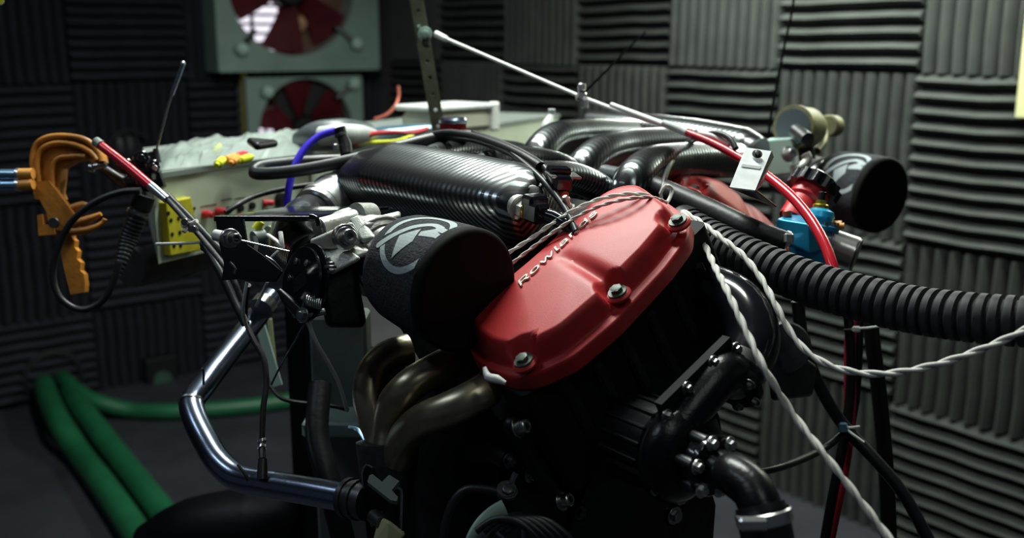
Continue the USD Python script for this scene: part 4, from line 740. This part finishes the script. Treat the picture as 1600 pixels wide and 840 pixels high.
t.add('lower_rod', tube([(905, 150, 1.50), (960, 171, 1.46), (1020, 190, 1.42)], [.0032, .0034, .0034], 12), 'white_plastic'); t.add('sleeve', tube([(955, 164, 1.465), (1045, 197, 1.40)], .0042, 12), 'white_plastic')
c_ = Q(908, 150, 1.492); t.add('clamp', cat(rbox((.016, .012, .014), c_, N(RT - .4 * UP), UP, .003), disc(.006, .010, Q(909, 142, 1.485), UP, 16), disc(.005, .012, Q(914, 156, 1.485), -UP, 14)), 'bright_alu', label='bright clamp on the rod'); t.done()
t = Thing('red_hose', 'translucent red hose curving down past the blue fuel regulator', 'hose')
t.add('hose', tube([(1070, 206, 1.385), (1110, 222, 1.36), (1150, 243, 1.33), (1195, 272, 1.29), (1235, 305, 1.24), (1268, 345, 1.20), (1290, 385, 1.17), (1303, 425, 1.15), (1308, 460, 1.15)], [.0052, .0052, .0055, .0058, .0062, .0064, .0064, .0064, .0064], 16), 'red_hose', smooth=60)
t.add('ferrule', tube([(1036, 192, 1.405), (1060, 201, 1.392), (1074, 207, 1.383)], [.0046, .0060, .0060], 14), 'silver_cloth'); t.add('upper_sheath', tube([(1092, 208, 1.372), (1118, 214, 1.36), (1140, 226, 1.345)], .0035, 10), 'white_plastic'); t.done()
one('suspension_line', tube([(914, 143, 1.485), (950, 108, 1.70), (985, 72, 1.95), (1008, 50, 2.1)], .0020, 8), 'cord_black', 'thin black cord from the rod clamp up towards the foam wall', 'cord')
one('suspension_line', tube([(1240, -60, 1.95), (1240, 0, 1.93), (1226, 70, 1.90), (1212, 140, 1.86), (1202, 200, 1.84), (1200, 235, 1.83)], .0024, 8), 'cord_black', 'thin black cord hanging from above in front of the right wall', 'cord')
# white twisted strings
def rope(name, pix, r, label, m_='white_rope'):
    S = spline(QS(pix), .0022); T, U, V = frames(S); L = np.r_[0, np.cumsum(np.linalg.norm(np.diff(S, axis=0), axis=1))]; ph = L / (r * 13) * 2 * np.pi; ms = []
    for k in range(2): o = (np.cos(ph + k * np.pi)[:, None] * U + np.sin(ph + k * np.pi)[:, None] * V) * r * .42; ms.append(sweep(S + o, r * .66, 7))
    return one(name, cat(*ms), m_, label, 'string', 60)
rope('twisted_string', [(1064, 332, 1.14), (1084, 350, 1.12), (1100, 380, 1.07), (1114, 410, 1.03), (1140, 462, .965), (1168, 522, .93), (1196, 578, .905), (1236, 642, .90), (1290, 712, .87), (1340, 776, .85), (1390, 842, .83), (1450, 930, .80)], .0035, 'white twisted string hanging straight down to the lower right corner')
rope('twisted_string', [(1066, 330, 1.165), (1090, 344, 1.14), (1130, 374, 1.09), (1162, 400, 1.06), (1190, 436, 1.03), (1214, 480, 1.00), (1236, 520, .985), (1262, 550, .97), (1300, 572, .955), (1350, 583, .94), (1400, 582, .925), (1460, 570, .91), (1530, 547, .90), (1600, 516, .885), (1680, 470, .87), (1800, 380, .86), (1960, 230, .86), (2100, 60, .86)], .0035, 'white twisted string sagging in a long curve below the corrugated hose')
rope('tie_wire', [(786, 400, 1.085), (830, 372, 1.085), (870, 344, 1.08), (905, 324, 1.075), (940, 310, 1.07), (980, 303, 1.068), (1012, 304, 1.07)], .0024, 'white tie string along the upper edge of the red valve cover, the higher of two')
rope('tie_wire', [(796, 414, 1.075), (838, 382, 1.075), (880, 352, 1.07), (910, 334, 1.065), (945, 319, 1.058), (985, 310, 1.055), (1014, 308, 1.06), (1042, 316, 1.085)], .0020, 'thin white tie string just below the other along the red valve cover')
one('string_loop', tube([(1036, 318, 1.23), (1032, 302, 1.22), (1040, 290, 1.22), (1050, 296, 1.235), (1046, 310, 1.22), (1036, 326, 1.18), (1038, 342, 1.15), (1050, 354, 1.12), (1060, 350, 1.11)], .0022, 8), 'white_rope', 'white string looped round the smooth coolant pipe and tied to the cover', 'string')
one('string_knot', hull([Q(1068, 346, 1.125), Q(1078, 352, 1.12), Q(1070, 360, 1.12)], .004), 'white_rope', 'white knot at the top corner of the red valve cover', 'string')
# cables hanging at the right
def cable(name, pix, r, m_, label, category='cable', sq=None): return one(name, tube(pix, r, 12, .012, sq=sq), m_, label, category, 60)
cable('hanging_cable', [(1322, 440, 1.30), (1326, 500, 1.30), (1330, 560, 1.30), (1328, 620, 1.30), (1322, 668, 1.30), (1312, 720, 1.30), (1298, 790, 1.30), (1286, 860, 1.30)], .0062, 'black', 'black cable hanging beside the red one, tied with a white cable tie')
cable('hanging_cable', [(1330, 500, 1.315), (1328, 560, 1.315), (1328, 620, 1.312), (1326, 668, 1.312), (1320, 720, 1.315), (1306, 790, 1.315), (1290, 870, 1.315)], .0085, 'red_cable', 'dark red cable hanging below the corrugated hose', sq=(1, .6))
cable('hanging_cable', [(1342, 430, 1.32), (1342, 500, 1.32), (1340, 560, 1.32), (1336, 620, 1.325), (1328, 668, 1.325)], .0062, 'black', 'black cable hanging between the red cable and the flat conduit')
cable('flat_conduit', [(1358, 430, 1.36), (1362, 520, 1.36), (1372, 600, 1.36), (1380, 680, 1.36), (1386, 760, 1.36), (1390, 870, 1.36)], .0115, 'black', 'wide flat black conduit hanging at the right of the bundle', sq=(1, .6))
cable('hanging_cable', [(1246, 470, 1.24), (1256, 540, 1.25), (1284, 610, 1.265), (1318, 664, 1.28), (1362, 712, 1.27), (1408, 766, 1.26), (1460, 860, 1.25)], .0078, 'rubber', 'thick black cable slanting behind the bundle to the lower right')
cable('hanging_cable', [(1170, 740, 1.12), (1210, 732, 1.14), (1256, 716, 1.2), (1294, 696, 1.26), (1318, 676, 1.285)], .0045, 'rubber', 'thin black cable sagging from the tied bundle towards the pump')
t = Thing('cable_tie', 'white cable tie with a long tail round the hanging cables', 'cable tie'); t.add('tail', tube([(1318, 666, 1.275), (1332, 678, 1.265), (1350, 691, 1.26)], .0018, 8), 'white_plastic'); t.add('head', rbox((.011, .008, .012), Q(1317, 667, 1.27), UP, RT, .002), 'fitting_blue'); t.add('strap', tube([(1318, 668, 1.272), (1334, 667, 1.268), (1342, 666, 1.29)], .0016, 8), 'white_plastic'); t.done()
t = Thing('cable_tie', 'cream cable tie round the cables just under the corrugated hose', 'cable tie'); t.add('tail', tube([(1338, 513, 1.285), (1356, 512, 1.275), (1376, 509, 1.27)], .0018, 8), 'white_plastic'); t.add('head', rbox((.010, .008, .008), Q(1338, 514, 1.285), UP, RT, .002), 'white_plastic'); t.add('strap', tube([(1318, 515, 1.29), (1338, 514, 1.288)], .0014, 8), 'dark_steel'); t.done()
one('starter_bracket', cat(hull([Q(1205, 560, 1.2), Q(1240, 555, 1.22), Q(1268, 575, 1.24), Q(1262, 612, 1.24), Q(1212, 618, 1.2)], .006), disc(.03, .02, Q(1222, 540, 1.22), -FW, 24)), 'dark_steel', 'dark metal bracket behind the long white string right of the elbow hose', 'bracket')

# ------------------------------------------------------------------ left side: bent pipe, clamp, cables, aerial
t = Thing('chrome_pipe', 'bent polished steel pipe left of the engine', 'pipe')
t.add('pipe', tube([(424, 462, 1.42), (400, 496, 1.39), (350, 560, 1.33), (318, 602, 1.29), (300, 628, 1.27), (304, 652, 1.25), (322, 690, 1.22), (344, 724, 1.19), (372, 746, 1.17), (420, 756, 1.14), (480, 766, 1.11), (545, 778, 1.08)], .0152, 26), 'chrome', smooth=60)
t.add('weld_bend', disc(.0158, .004, Q(299, 626, 1.27), N(Q(300, 640, 1.26) - Q(304, 618, 1.275)), 26, inner=.0148), 'steel')
t.add('end_socket', cat(tube([(540, 777, 1.082), (575, 784, 1.065)], [.0195, .0195], 28), tube([(543, 777, 1.081), (549, 778, 1.078)], .0212, 28), tube([(556, 780, 1.074), (562, 781, 1.071)], .0212, 28)), 'dark_steel', label='dark coupling on the pipe end')
t.add('sensor_boss', cat(tube([(410, 748, 1.125), (410, 716, 1.13)], [.006, .005], 14), tube([(410, 716, 1.13), (409, 690, 1.14)], [.0035, .0042], 14)), 'dark_steel', label='small sensor boss')
t.add('fitting_ring', cat(tube([(410, 700, 1.135), (410, 696, 1.137)], .0052, 14), tube([(410, 690, 1.14), (409, 686, 1.141)], .0050, 14)), 'bright_alu')
t.add('band', tube([(408, 482, 1.37), (416, 472, 1.38)], .0168, 24), 'steel'); t.done()
one('sensor_lead', tube([(409, 694, 1.14), (411, 640, 1.16), (416, 600, 1.18), (412, 560, 1.2), (396, 530, 1.22), (384, 500, 1.24), (384, 470, 1.22), (388, 445, 1.20)], .0034, 10), 'black', 'thin black lead rising from the sensor boss of the chrome pipe', 'cable')
one('cable_tail', tube([(318, 600, 1.27), (318, 580, 1.255), (316, 575, 1.25)], .0014, 8), 'black', 'short black cable tie end on the upper leg of the chrome pipe', 'cable tie')
one('cable_tail', tube([(372, 726, 1.15), (384, 742, 1.14), (390, 758, 1.14)], .0016, 8), 'black', 'short black cable tie end on the lower leg of the chrome pipe', 'cable tie')
t = Thing('stand_strap', 'pale yellow-green webbing strap behind the chrome pipe', 'strap')
t.add('webbing', hull([Q(392, 480, 1.5), Q(404, 476, 1.5), Q(440, 600, 1.5), Q(426, 604, 1.5)], .0015), 'mint'); t.add('edge_band', hull([Q(418, 500, 1.52), Q(424, 498, 1.52), Q(434, 596, 1.52), Q(428, 598, 1.52)], .001), 'pale_strap'); t.done()
t = Thing('stand_post', 'grey-green steel post of the engine stand behind the exhaust primaries', 'post')
pA = Q(534, 560, 1.38); t.add('post', rbox((.075, .05, .75), (pA[0], pA[1], (.375 + .43)), Z3, N([RT[0], RT[1], 0]), .004), 'mint' if False else 'box_grey'); pB = Q(534, 655, 1.35); t.add('cross_plate', rbox((.09, .08, .02), (pB[0], pB[1], pB[2]), Z3, N([RT[0], RT[1], 0]), .003), 'mint'); t.add('foot_post', rbox((.08, .06, .43), (pA[0], pA[1], .215), Z3, N([RT[0], RT[1], 0]), .004), 'black'); t.done()
# engine stand
t = Thing('engine_stand', 'black steel engine stand under the engine', 'stand')
for x_, y_ in ((.64, 1.06), (.80, .90), (1.05, 1.48), (.68, 1.48), (1.06, 1.08)): t.add('leg', rbox((.06, .06, .47), (x_, y_, .265), bev=.004), 'black')
t.add('base_frame', cat(rbox((.50, .06, .03), (.88, .95, .015)), rbox((.62, .06, .03), (.84, 1.48, .015)), rbox((.06, .6, .03), (.76, 1.2, .015)), rbox((.06, .6, .03), (1.08, 1.2, .015))), 'black'); t.add('top_beam', cat(rbox((.56, .06, .05), (.85, 1.48, .475)), rbox((.06, .56, .05), (.76, 1.2, .475)), rbox((.06, .44, .05), (1.06, 1.28, .475))), 'black'); t.done()
# cast grey bracket, mint ring alternator and other parts low in front
t = Thing('bell_crank', 'pale grey T-shaped clip on a black plate beside the chrome pipe end', 'bracket')
t.add('back_plate', plate([(566, 770), (566, 730), (574, 724), (584, 730), (630, 770), (650, 840), (575, 850)], 1.06, .006), 'black_matte'); gtp = [(577, 742), (582, 740), (597, 752), (608, 741), (624, 751), (612, 765), (622, 776), (620, 782), (610, 781), (574, 752)]
t.add('clip', plate(gtp, 1.04, .006, back=N(FW - 1.1 * UP)), 'box_grey', label='pale grey T-shaped clip'); t.add('wire_edge', tube([(568, 762, 1.05), (566, 738, 1.05), (572, 726, 1.05), (582, 730, 1.05)], .0012, 8), 'steel'); t.add('wire_loop', tube([(618, 760, 1.04), (627, 764, 1.04), (628, 780, 1.04), (626, 840, 1.04)], .002, 8), 'steel'); t.done()
t = Thing('link_block', 'pale yellow-green metal block at the bottom edge below the grey clip', 'block')
t.add('block', hull([Q(596, 812, 1.04), Q(608, 818, 1.02), Q(628, 834, 1.02), Q(604, 860, 1.02), Q(586, 850, 1.03)], .003), 'pale_strap'); t.add('stud', cat(tube([(584, 806, 1.05), (598, 816, 1.035)], [.008, .0075], 16), disc(.010, .004, Q(588, 808, 1.045), N(RT - UP), 18)), 'dark_steel'); t.done()
t = Thing('alternator', 'alternator with a pale mint casing ring at the bottom edge', 'alternator'); al = Q(814, 866, .96); ax2 = N(np.array([-.35, -.9, .15]))
t.add('casing_ring', sweep(np.array([al + .047 * (math.cos(q) * basis(ax2, UP)[:, 0] + math.sin(q) * basis(ax2, UP)[:, 1]) for q in np.linspace(math.radians(20), math.radians(150), 20)]), .0062, 10, sq=(1, 1.6)), 'mint', label='pale mint casing ring'); t.add('rotor', cat(disc(.036, .02, al - ax2 * .02, ax2, 30), disc(.012, .03, al - ax2 * .01, ax2, 20)), 'dark_steel')
for k in range(8): a_ = 2 * np.pi * k / 8; t.add('vent_bar', rbox((.022, .004, .012), al + .026 * (math.cos(a_) * basis(ax2, UP)[:, 0] + math.sin(a_) * basis(ax2, UP)[:, 1]) + ax2 * .002, ax2, math.cos(a_) * basis(ax2, UP)[:, 0] + math.sin(a_) * basis(ax2, UP)[:, 1], .001), 'steel')
t.done()
t = Thing('ribbed_belt', 'dark ribbed drive belt loop low in front of the engine', 'belt'); S_ = QS([(775, 830, .93), (800, 812, .93), (832, 812, .925), (862, 830, .92), (884, 858, .92), (895, 905, .92)])
bs = spline(S_, .006); t.add('belt', cat(*[sweep(bs + RT * o, .0035, 8) for o in (-.018, -.011, -.004, .003, .010)]), 'rubber', smooth=60); t.done()
one('oil_line', tube([(690, 860, 1.0), (698, 810, 1.0), (712, 778, 1.0), (730, 764, 1.0), (770, 766, .995), (792, 772, .99)], .0045, 12), 'rubber', 'black oil line with a square bend low in front of the engine', 'hose')
t = Thing('line_fitting', 'bright banjo fitting at the end of the square-bent oil line', 'fitting'); t.add('banjo', cat(disc(.010, .008, Q(792, 770, .985), N(-FW + UP), 20), hexbolt(.006, Q(794, 768, .98), N(-FW + UP), .006)), 'dark_steel'); t.add('stem', tube([(796, 765, .985), (802, 745, .985), (806, 738, .985)], .0028, 10), 'steel'); t.done()
one('black_gantry_hose', tube([(500, 600, 1.25), (496, 680, 1.22), (516, 760, 1.2), (540, 860, 1.2)], .014, 16), 'black', 'black hose dropping behind the end of the chrome pipe', 'hose')
one('ignition_lead', tube([(546, 668, 1.17), (560, 672, 1.15), (570, 688, 1.14), (590, 702, 1.12), (612, 720, 1.1)], .0026, 10), 'fitting_blue', 'thin blue-grey lead curling past the exhaust primaries', 'cable')
one('valance_pad', tube([(230, 842, 1.9), (300, 826, 1.82), (400, 815, 1.8), (460, 808, 1.8), (500, 808, 1.82)], [.03, .055, .065, .06, .03], 18), 'black', 'black padded hose lying behind the chrome pipe at the bottom edge', 'hose', 60)
# orange clamp
OD = 1.45
t = Thing('orange_clamp', 'orange painted quick clamp hanging at the left with a toothed bar', 'clamp')
def op(P, d=OD, th=.02, **k): return plate(P, d, th, **k)
arch_o = [(52, 250), (56, 226), (72, 214), (108, 212), (138, 220), (156, 238), (160, 252), (150, 258), (134, 248), (112, 252), (96, 262), (92, 300), (96, 310), (78, 300), (60, 290), (54, 268)]
arch_o = [tuple(p) for p in spline(np.array([a + (0,) for a in arch_o[:7]], float), 3)[:, :2]] + arch_o[7:]
t.add('frame', op(arch_o, OD, .022), 'orange_paint', smooth=30)
rim1 = [(56, 282, OD), (51, 250, OD), (57, 226, OD), (74, 215, OD), (108, 213, OD), (138, 221, OD), (155, 240, OD), (158, 252, OD)]
rp1 = t.add('frame_rim', tube([(a, b, d - .004) for a, b, d in rim1], .0044, 10), 'orange_paint', smooth=60); t.add('frame_rim', tube([(60, 284, OD - .006), (58, 252, OD - .006), (64, 234, OD - .006), (84, 224, OD - .006), (116, 226, OD - .006), (142, 238, OD - .006), (152, 250, OD - .006)], .0040, 10), 'orange_paint', smooth=60)
t.add('inner_rib', tube([(82, 300, OD - .005), (82, 262, OD - .005), (90, 248, OD - .005), (112, 244, OD - .005), (134, 244, OD - .005)], .0038, 10), 'orange_paint', smooth=60)
t.add('jaw_plate', op([(48, 284), (76, 282), (90, 300), (112, 330), (122, 345), (120, 358), (78, 360), (72, 330), (62, 312), (54, 310)], OD - .012, .012), 'orange_paint', smooth=30)
t.add('clamp_foot', op([(58, 336), (66, 334), (68, 350), (84, 352), (86, 366), (60, 368)], OD - .014, .012), 'orange_paint')
t.add('toothed_bar', op([(92, 362), (110, 358), (113, 372), (117, 376), (116, 386), (121, 392), (120, 404), (126, 410), (125, 422), (131, 428), (133, 444), (132, 456), (110, 460), (100, 420), (94, 390)], OD, .014), 'orange_paint', smooth=20)
for P in ([(112, 350, OD - .02), (140, 342, OD - .02), (158, 334, OD - .02)], [(110, 362, OD - .02), (140, 358, OD - .02), (160, 348, OD - .02), (164, 342, OD - .02)], [(112, 326, OD), (130, 320, OD), (140, 322, OD)]): t.add('spring_arm', tube(P, [.006, .0055] + [.003] * (len(P) - 2), 12), 'orange_paint', smooth=60)
t.add('screw', cat(tube([(140, 262, OD), (166, 256, OD)], .0045, 12), disc(.007, .006, Q(140, 262, OD), RT, 16)), 'steel'); t.add('pivot', disc(.0075, .006, Q(86, 348, OD - .018), -FW, 18), 'dark_steel'); t.done()
for k, (y0, y1) in enumerate(((272, 271), (289, 287))):
    t = Thing('hydraulic_line', ['blue and orange line entering at the left edge, upper of two', 'blue and orange line entering at the left edge, lower of two'][k], 'hose')
    t.add('hose', tube([(-60, y0 + 1, OD - .02), (28, y0, OD - .02)], .0072, 16), 'fitting_blue'); t.add('collar', tube([(28, y0, OD - .02), (52, y1, OD - .02)], .0078, 16), 'orange_plastic', label='orange collar'); t.add('ring', tube([(26, y0, OD - .02), (31, y0, OD - .02)], .0086, 16), 'bright_alu'); t.done()
# black looped lead, braided sleeve
OD2 = 1.38
one('looped_lead', tube([(220, 298, OD2), (190, 300, OD2), (150, 315, OD2), (112, 346, OD2), (90, 390, OD2), (83, 430, OD2), (92, 462, OD2), (118, 482, OD2), (140, 482, OD2), (162, 468, OD2), (180, 432, OD2), (186, 410, OD2)], .0046, 14), 'rubber', 'black lead hanging in a loop in front of the orange clamp', 'cable')
t = Thing('braided_sleeve', 'dark braided cable sleeve hanging beside the control cabinet', 'sleeve'); Sb = spline(QS([(222, 318, 1.40), (212, 345, 1.40), (200, 375, 1.40), (190, 408, 1.39), (182, 430, 1.385)]), .0012); Lb = np.arange(len(Sb)) * .0012; t.add('sleeve', sweep(Sb, np.interp(np.arange(len(Sb)), [0, len(Sb) * .5, len(Sb)], [.0135, .0125, .006]) + .0005 * np.sin(Lb / .0055 * 2 * np.pi), 18), 'rubber', smooth=40); t.add('cuff', tube([(226, 306, 1.40), (219, 326, 1.40)], .0145, 20), 'black'); t.add('ring', tube([(216, 330, 1.40), (214, 335, 1.40)], .0148, 20), 'steel'); t.done()
t = Thing('cable_junction', 'cluster of black plugs and brackets left of the control cabinet', 'plug cluster'); 
t.add('mount_plate', plate([(176, 252), (238, 236), (256, 290), (240, 300), (200, 296), (178, 276)], 1.50, .012), 'black')
for px, py, r_ in ((198, 262, .012), (222, 250, .012), (240, 262, .010), (226, 282, .012), (206, 284, .010)): t.add('plug', cat(disc(r_, .022, Q(px, py, 1.49), -FW + .3 * RT, 20), disc(r_ * .5, .026, Q(px, py, 1.49), -FW + .3 * RT, 14)), 'black_gloss')
t.add('bright_screw', disc(.0035, .004, Q(243, 262, 1.45), -FW, 12), 'bright_alu'); t.add('side_arm', hull([Q(160, 262, 1.5), Q(196, 284, 1.49), Q(200, 296, 1.49)], .006), 'dark_steel'); t.done()
t = Thing('whip_aerial', 'thin whip aerial with a pale silver tip standing by the cabinet end', 'aerial'); t.add('whip', tube([(243, 240, 1.50), (252, 205, 1.50), (262, 168, 1.50), (276, 125, 1.50)], .0018, 8), 'steel'); t.add('tip', tube([(268, 148, 1.50), (286, 100, 1.50)], .0030, 10), 'chrome', label='pale silver tip'); t.add('ball', sphere(Q(286, 99, 1.50), .0034), 'bright_alu'); t.add('boot', tube([(246, 254, 1.50), (243, 232, 1.50)], [.006, .004], 12), 'black'); t.done()
t = Thing('red_sleeve_cable', 'red sleeved cable running down across the cabinet end to the bracket', 'cable')
t.add('red_sleeve', tube([(156, 226, 1.36), (195, 256, 1.34), (240, 294, 1.31)], .0060, 14), 'red_hose'); t.add('end_cap', tube([(150, 221, 1.363), (158, 227, 1.358)], .0066, 14), 'box_grey'); t.add('ferrule', tube([(236, 291, 1.312), (262, 312, 1.295)], [.0062, .0055], 14), 'bright_alu')
t.add('inner_core', tube([(262, 312, 1.295), (296, 350, 1.27), (340, 402, 1.22), (362, 432, 1.2), (378, 470, 1.2)], [.0036, .0034, .0034, .0036, .0036], 12), 'grey_cast'); t.add('parallel_cable', tube([(262, 306, 1.30), (300, 344, 1.28), (340, 386, 1.25), (352, 396, 1.24)], .0048, 12), 'black'); t.add('lower_cable', tube([(318, 380, 1.25), (345, 426, 1.23), (366, 470, 1.22), (384, 506, 1.21)], .0052, 12), 'rubber'); t.done()
t = Thing('wire_clamp', 'bright wire clamp with cut strands on the red sleeved cable', 'clamp'); wc = Q(296, 352, 1.255); t.add('saddle', cat(rbox((.016, .010, .020), wc, N(RT - UP), -FW, .003), disc(.0045, .010, Q(292, 347, 1.25), -FW, 14), disc(.0045, .010, Q(305, 358, 1.245), -FW, 14)), 'steel')
for k, (px, py) in enumerate(((284, 352), (287, 362), (308, 345))): t.add('strand', tube([Q(px, py, 1.245), wc - FW * .004], .0028, 8, world=True), 'white_plastic')
t.done()
t = Thing('cable_tie', 'straight pale cable tie sticking out in front of the yellow socket block', 'cable tie'); t.add('tail', tube([(244, 381, 1.27), (284, 380, 1.26), (320, 378, 1.25)], .0018, 8), 'white_plastic'); t.add('head', rbox((.007, .007, .007), Q(318, 378, 1.247), UP, RT, .001), 'fitting_blue'); t.add('strap', tube([(320, 379, 1.25), (326, 392, 1.24), (314, 388, 1.262), (318, 378, 1.25)], .0014, 8), 'dark_steel'); t.done()
one('panel_lead', tube([(352, 332, 1.42), (368, 322, 1.43), (400, 306, 1.46), (450, 294, 1.48), (520, 284, 1.5), (560, 276, 1.5)], .0038, 12), 'black', 'black lead arching across the cabinet face above the sockets', 'cable')
for k, (P, l) in enumerate((([(398, 369, 1.12), (401, 382, 1.118), (396, 400, 1.118)], 'white cable tie loop left of the throttle cable'), ([(418, 366, 1.11), (432, 376, 1.10), (440, 384, 1.10)], 'white cable tie slanting above the throttle cable'), ([(438, 362, 1.105), (440, 376, 1.10), (441, 388, 1.10)], 'white cable tie standing upright above the throttle cable'), ([(440, 388, 1.10), (430, 396, 1.10), (424, 402, 1.105)], 'white cable tie pointing down left below the throttle cable'))):
    one('cut_cable_tie', tube(P, .0026, 8, sq=(1, .6)), 'white_plastic', l, 'cable tie')
t = Thing('bulkhead_fitting', 'aluminium bulkhead fitting with a yellow insert behind the throttle cable', 'fitting'); t.add('fitting_body', cat(tube([(420, 366, 1.30), (446, 360, 1.32)], [.011, .010], 18), tube([(396, 372, 1.28), (412, 368, 1.29)], .009, 16)), 'box_grey'); t.add('insert', tube([(400, 358, 1.285), (408, 346, 1.285)], [.006, .005], 14), 'yellow_plastic'); t.done()
one('bare_wire', tube([(386, 440, 1.18), (382, 462, 1.18), (380, 490, 1.19), (386, 512, 1.2)], .0022, 8), 'silver_cloth', 'grey wire hanging below the black cable bracket', 'wire')
one('bare_wire', tube([(418, 440, 1.18), (408, 462, 1.2), (400, 478, 1.22)], .0018, 8), 'silver_cloth', 'short grey wire above the end of the chrome pipe', 'wire')
one('return_wire', tube([(480, 500, 1.05), (492, 530, 1.06), (515, 570, 1.1), (530, 600, 1.15), (542, 640, 1.2)], .0024, 8), 'white_plastic', 'pale wire hanging from the throttle quadrant to the stand', 'wire')
one('return_wire', tube([(478, 502, 1.05), (462, 530, 1.1), (436, 576, 1.18), (424, 600, 1.22)], .0012, 8), 'black', 'thin dark wire slanting down left from the throttle quadrant', 'wire')
one('ground_lead', tube([(420, 600, 1.3), (440, 622, 1.28), (480, 630, 1.28), (520, 634, 1.28), (545, 640, 1.28)], .0026, 8), 'rubber', 'thin dark lead from the pale strap to the stand post', 'cable')
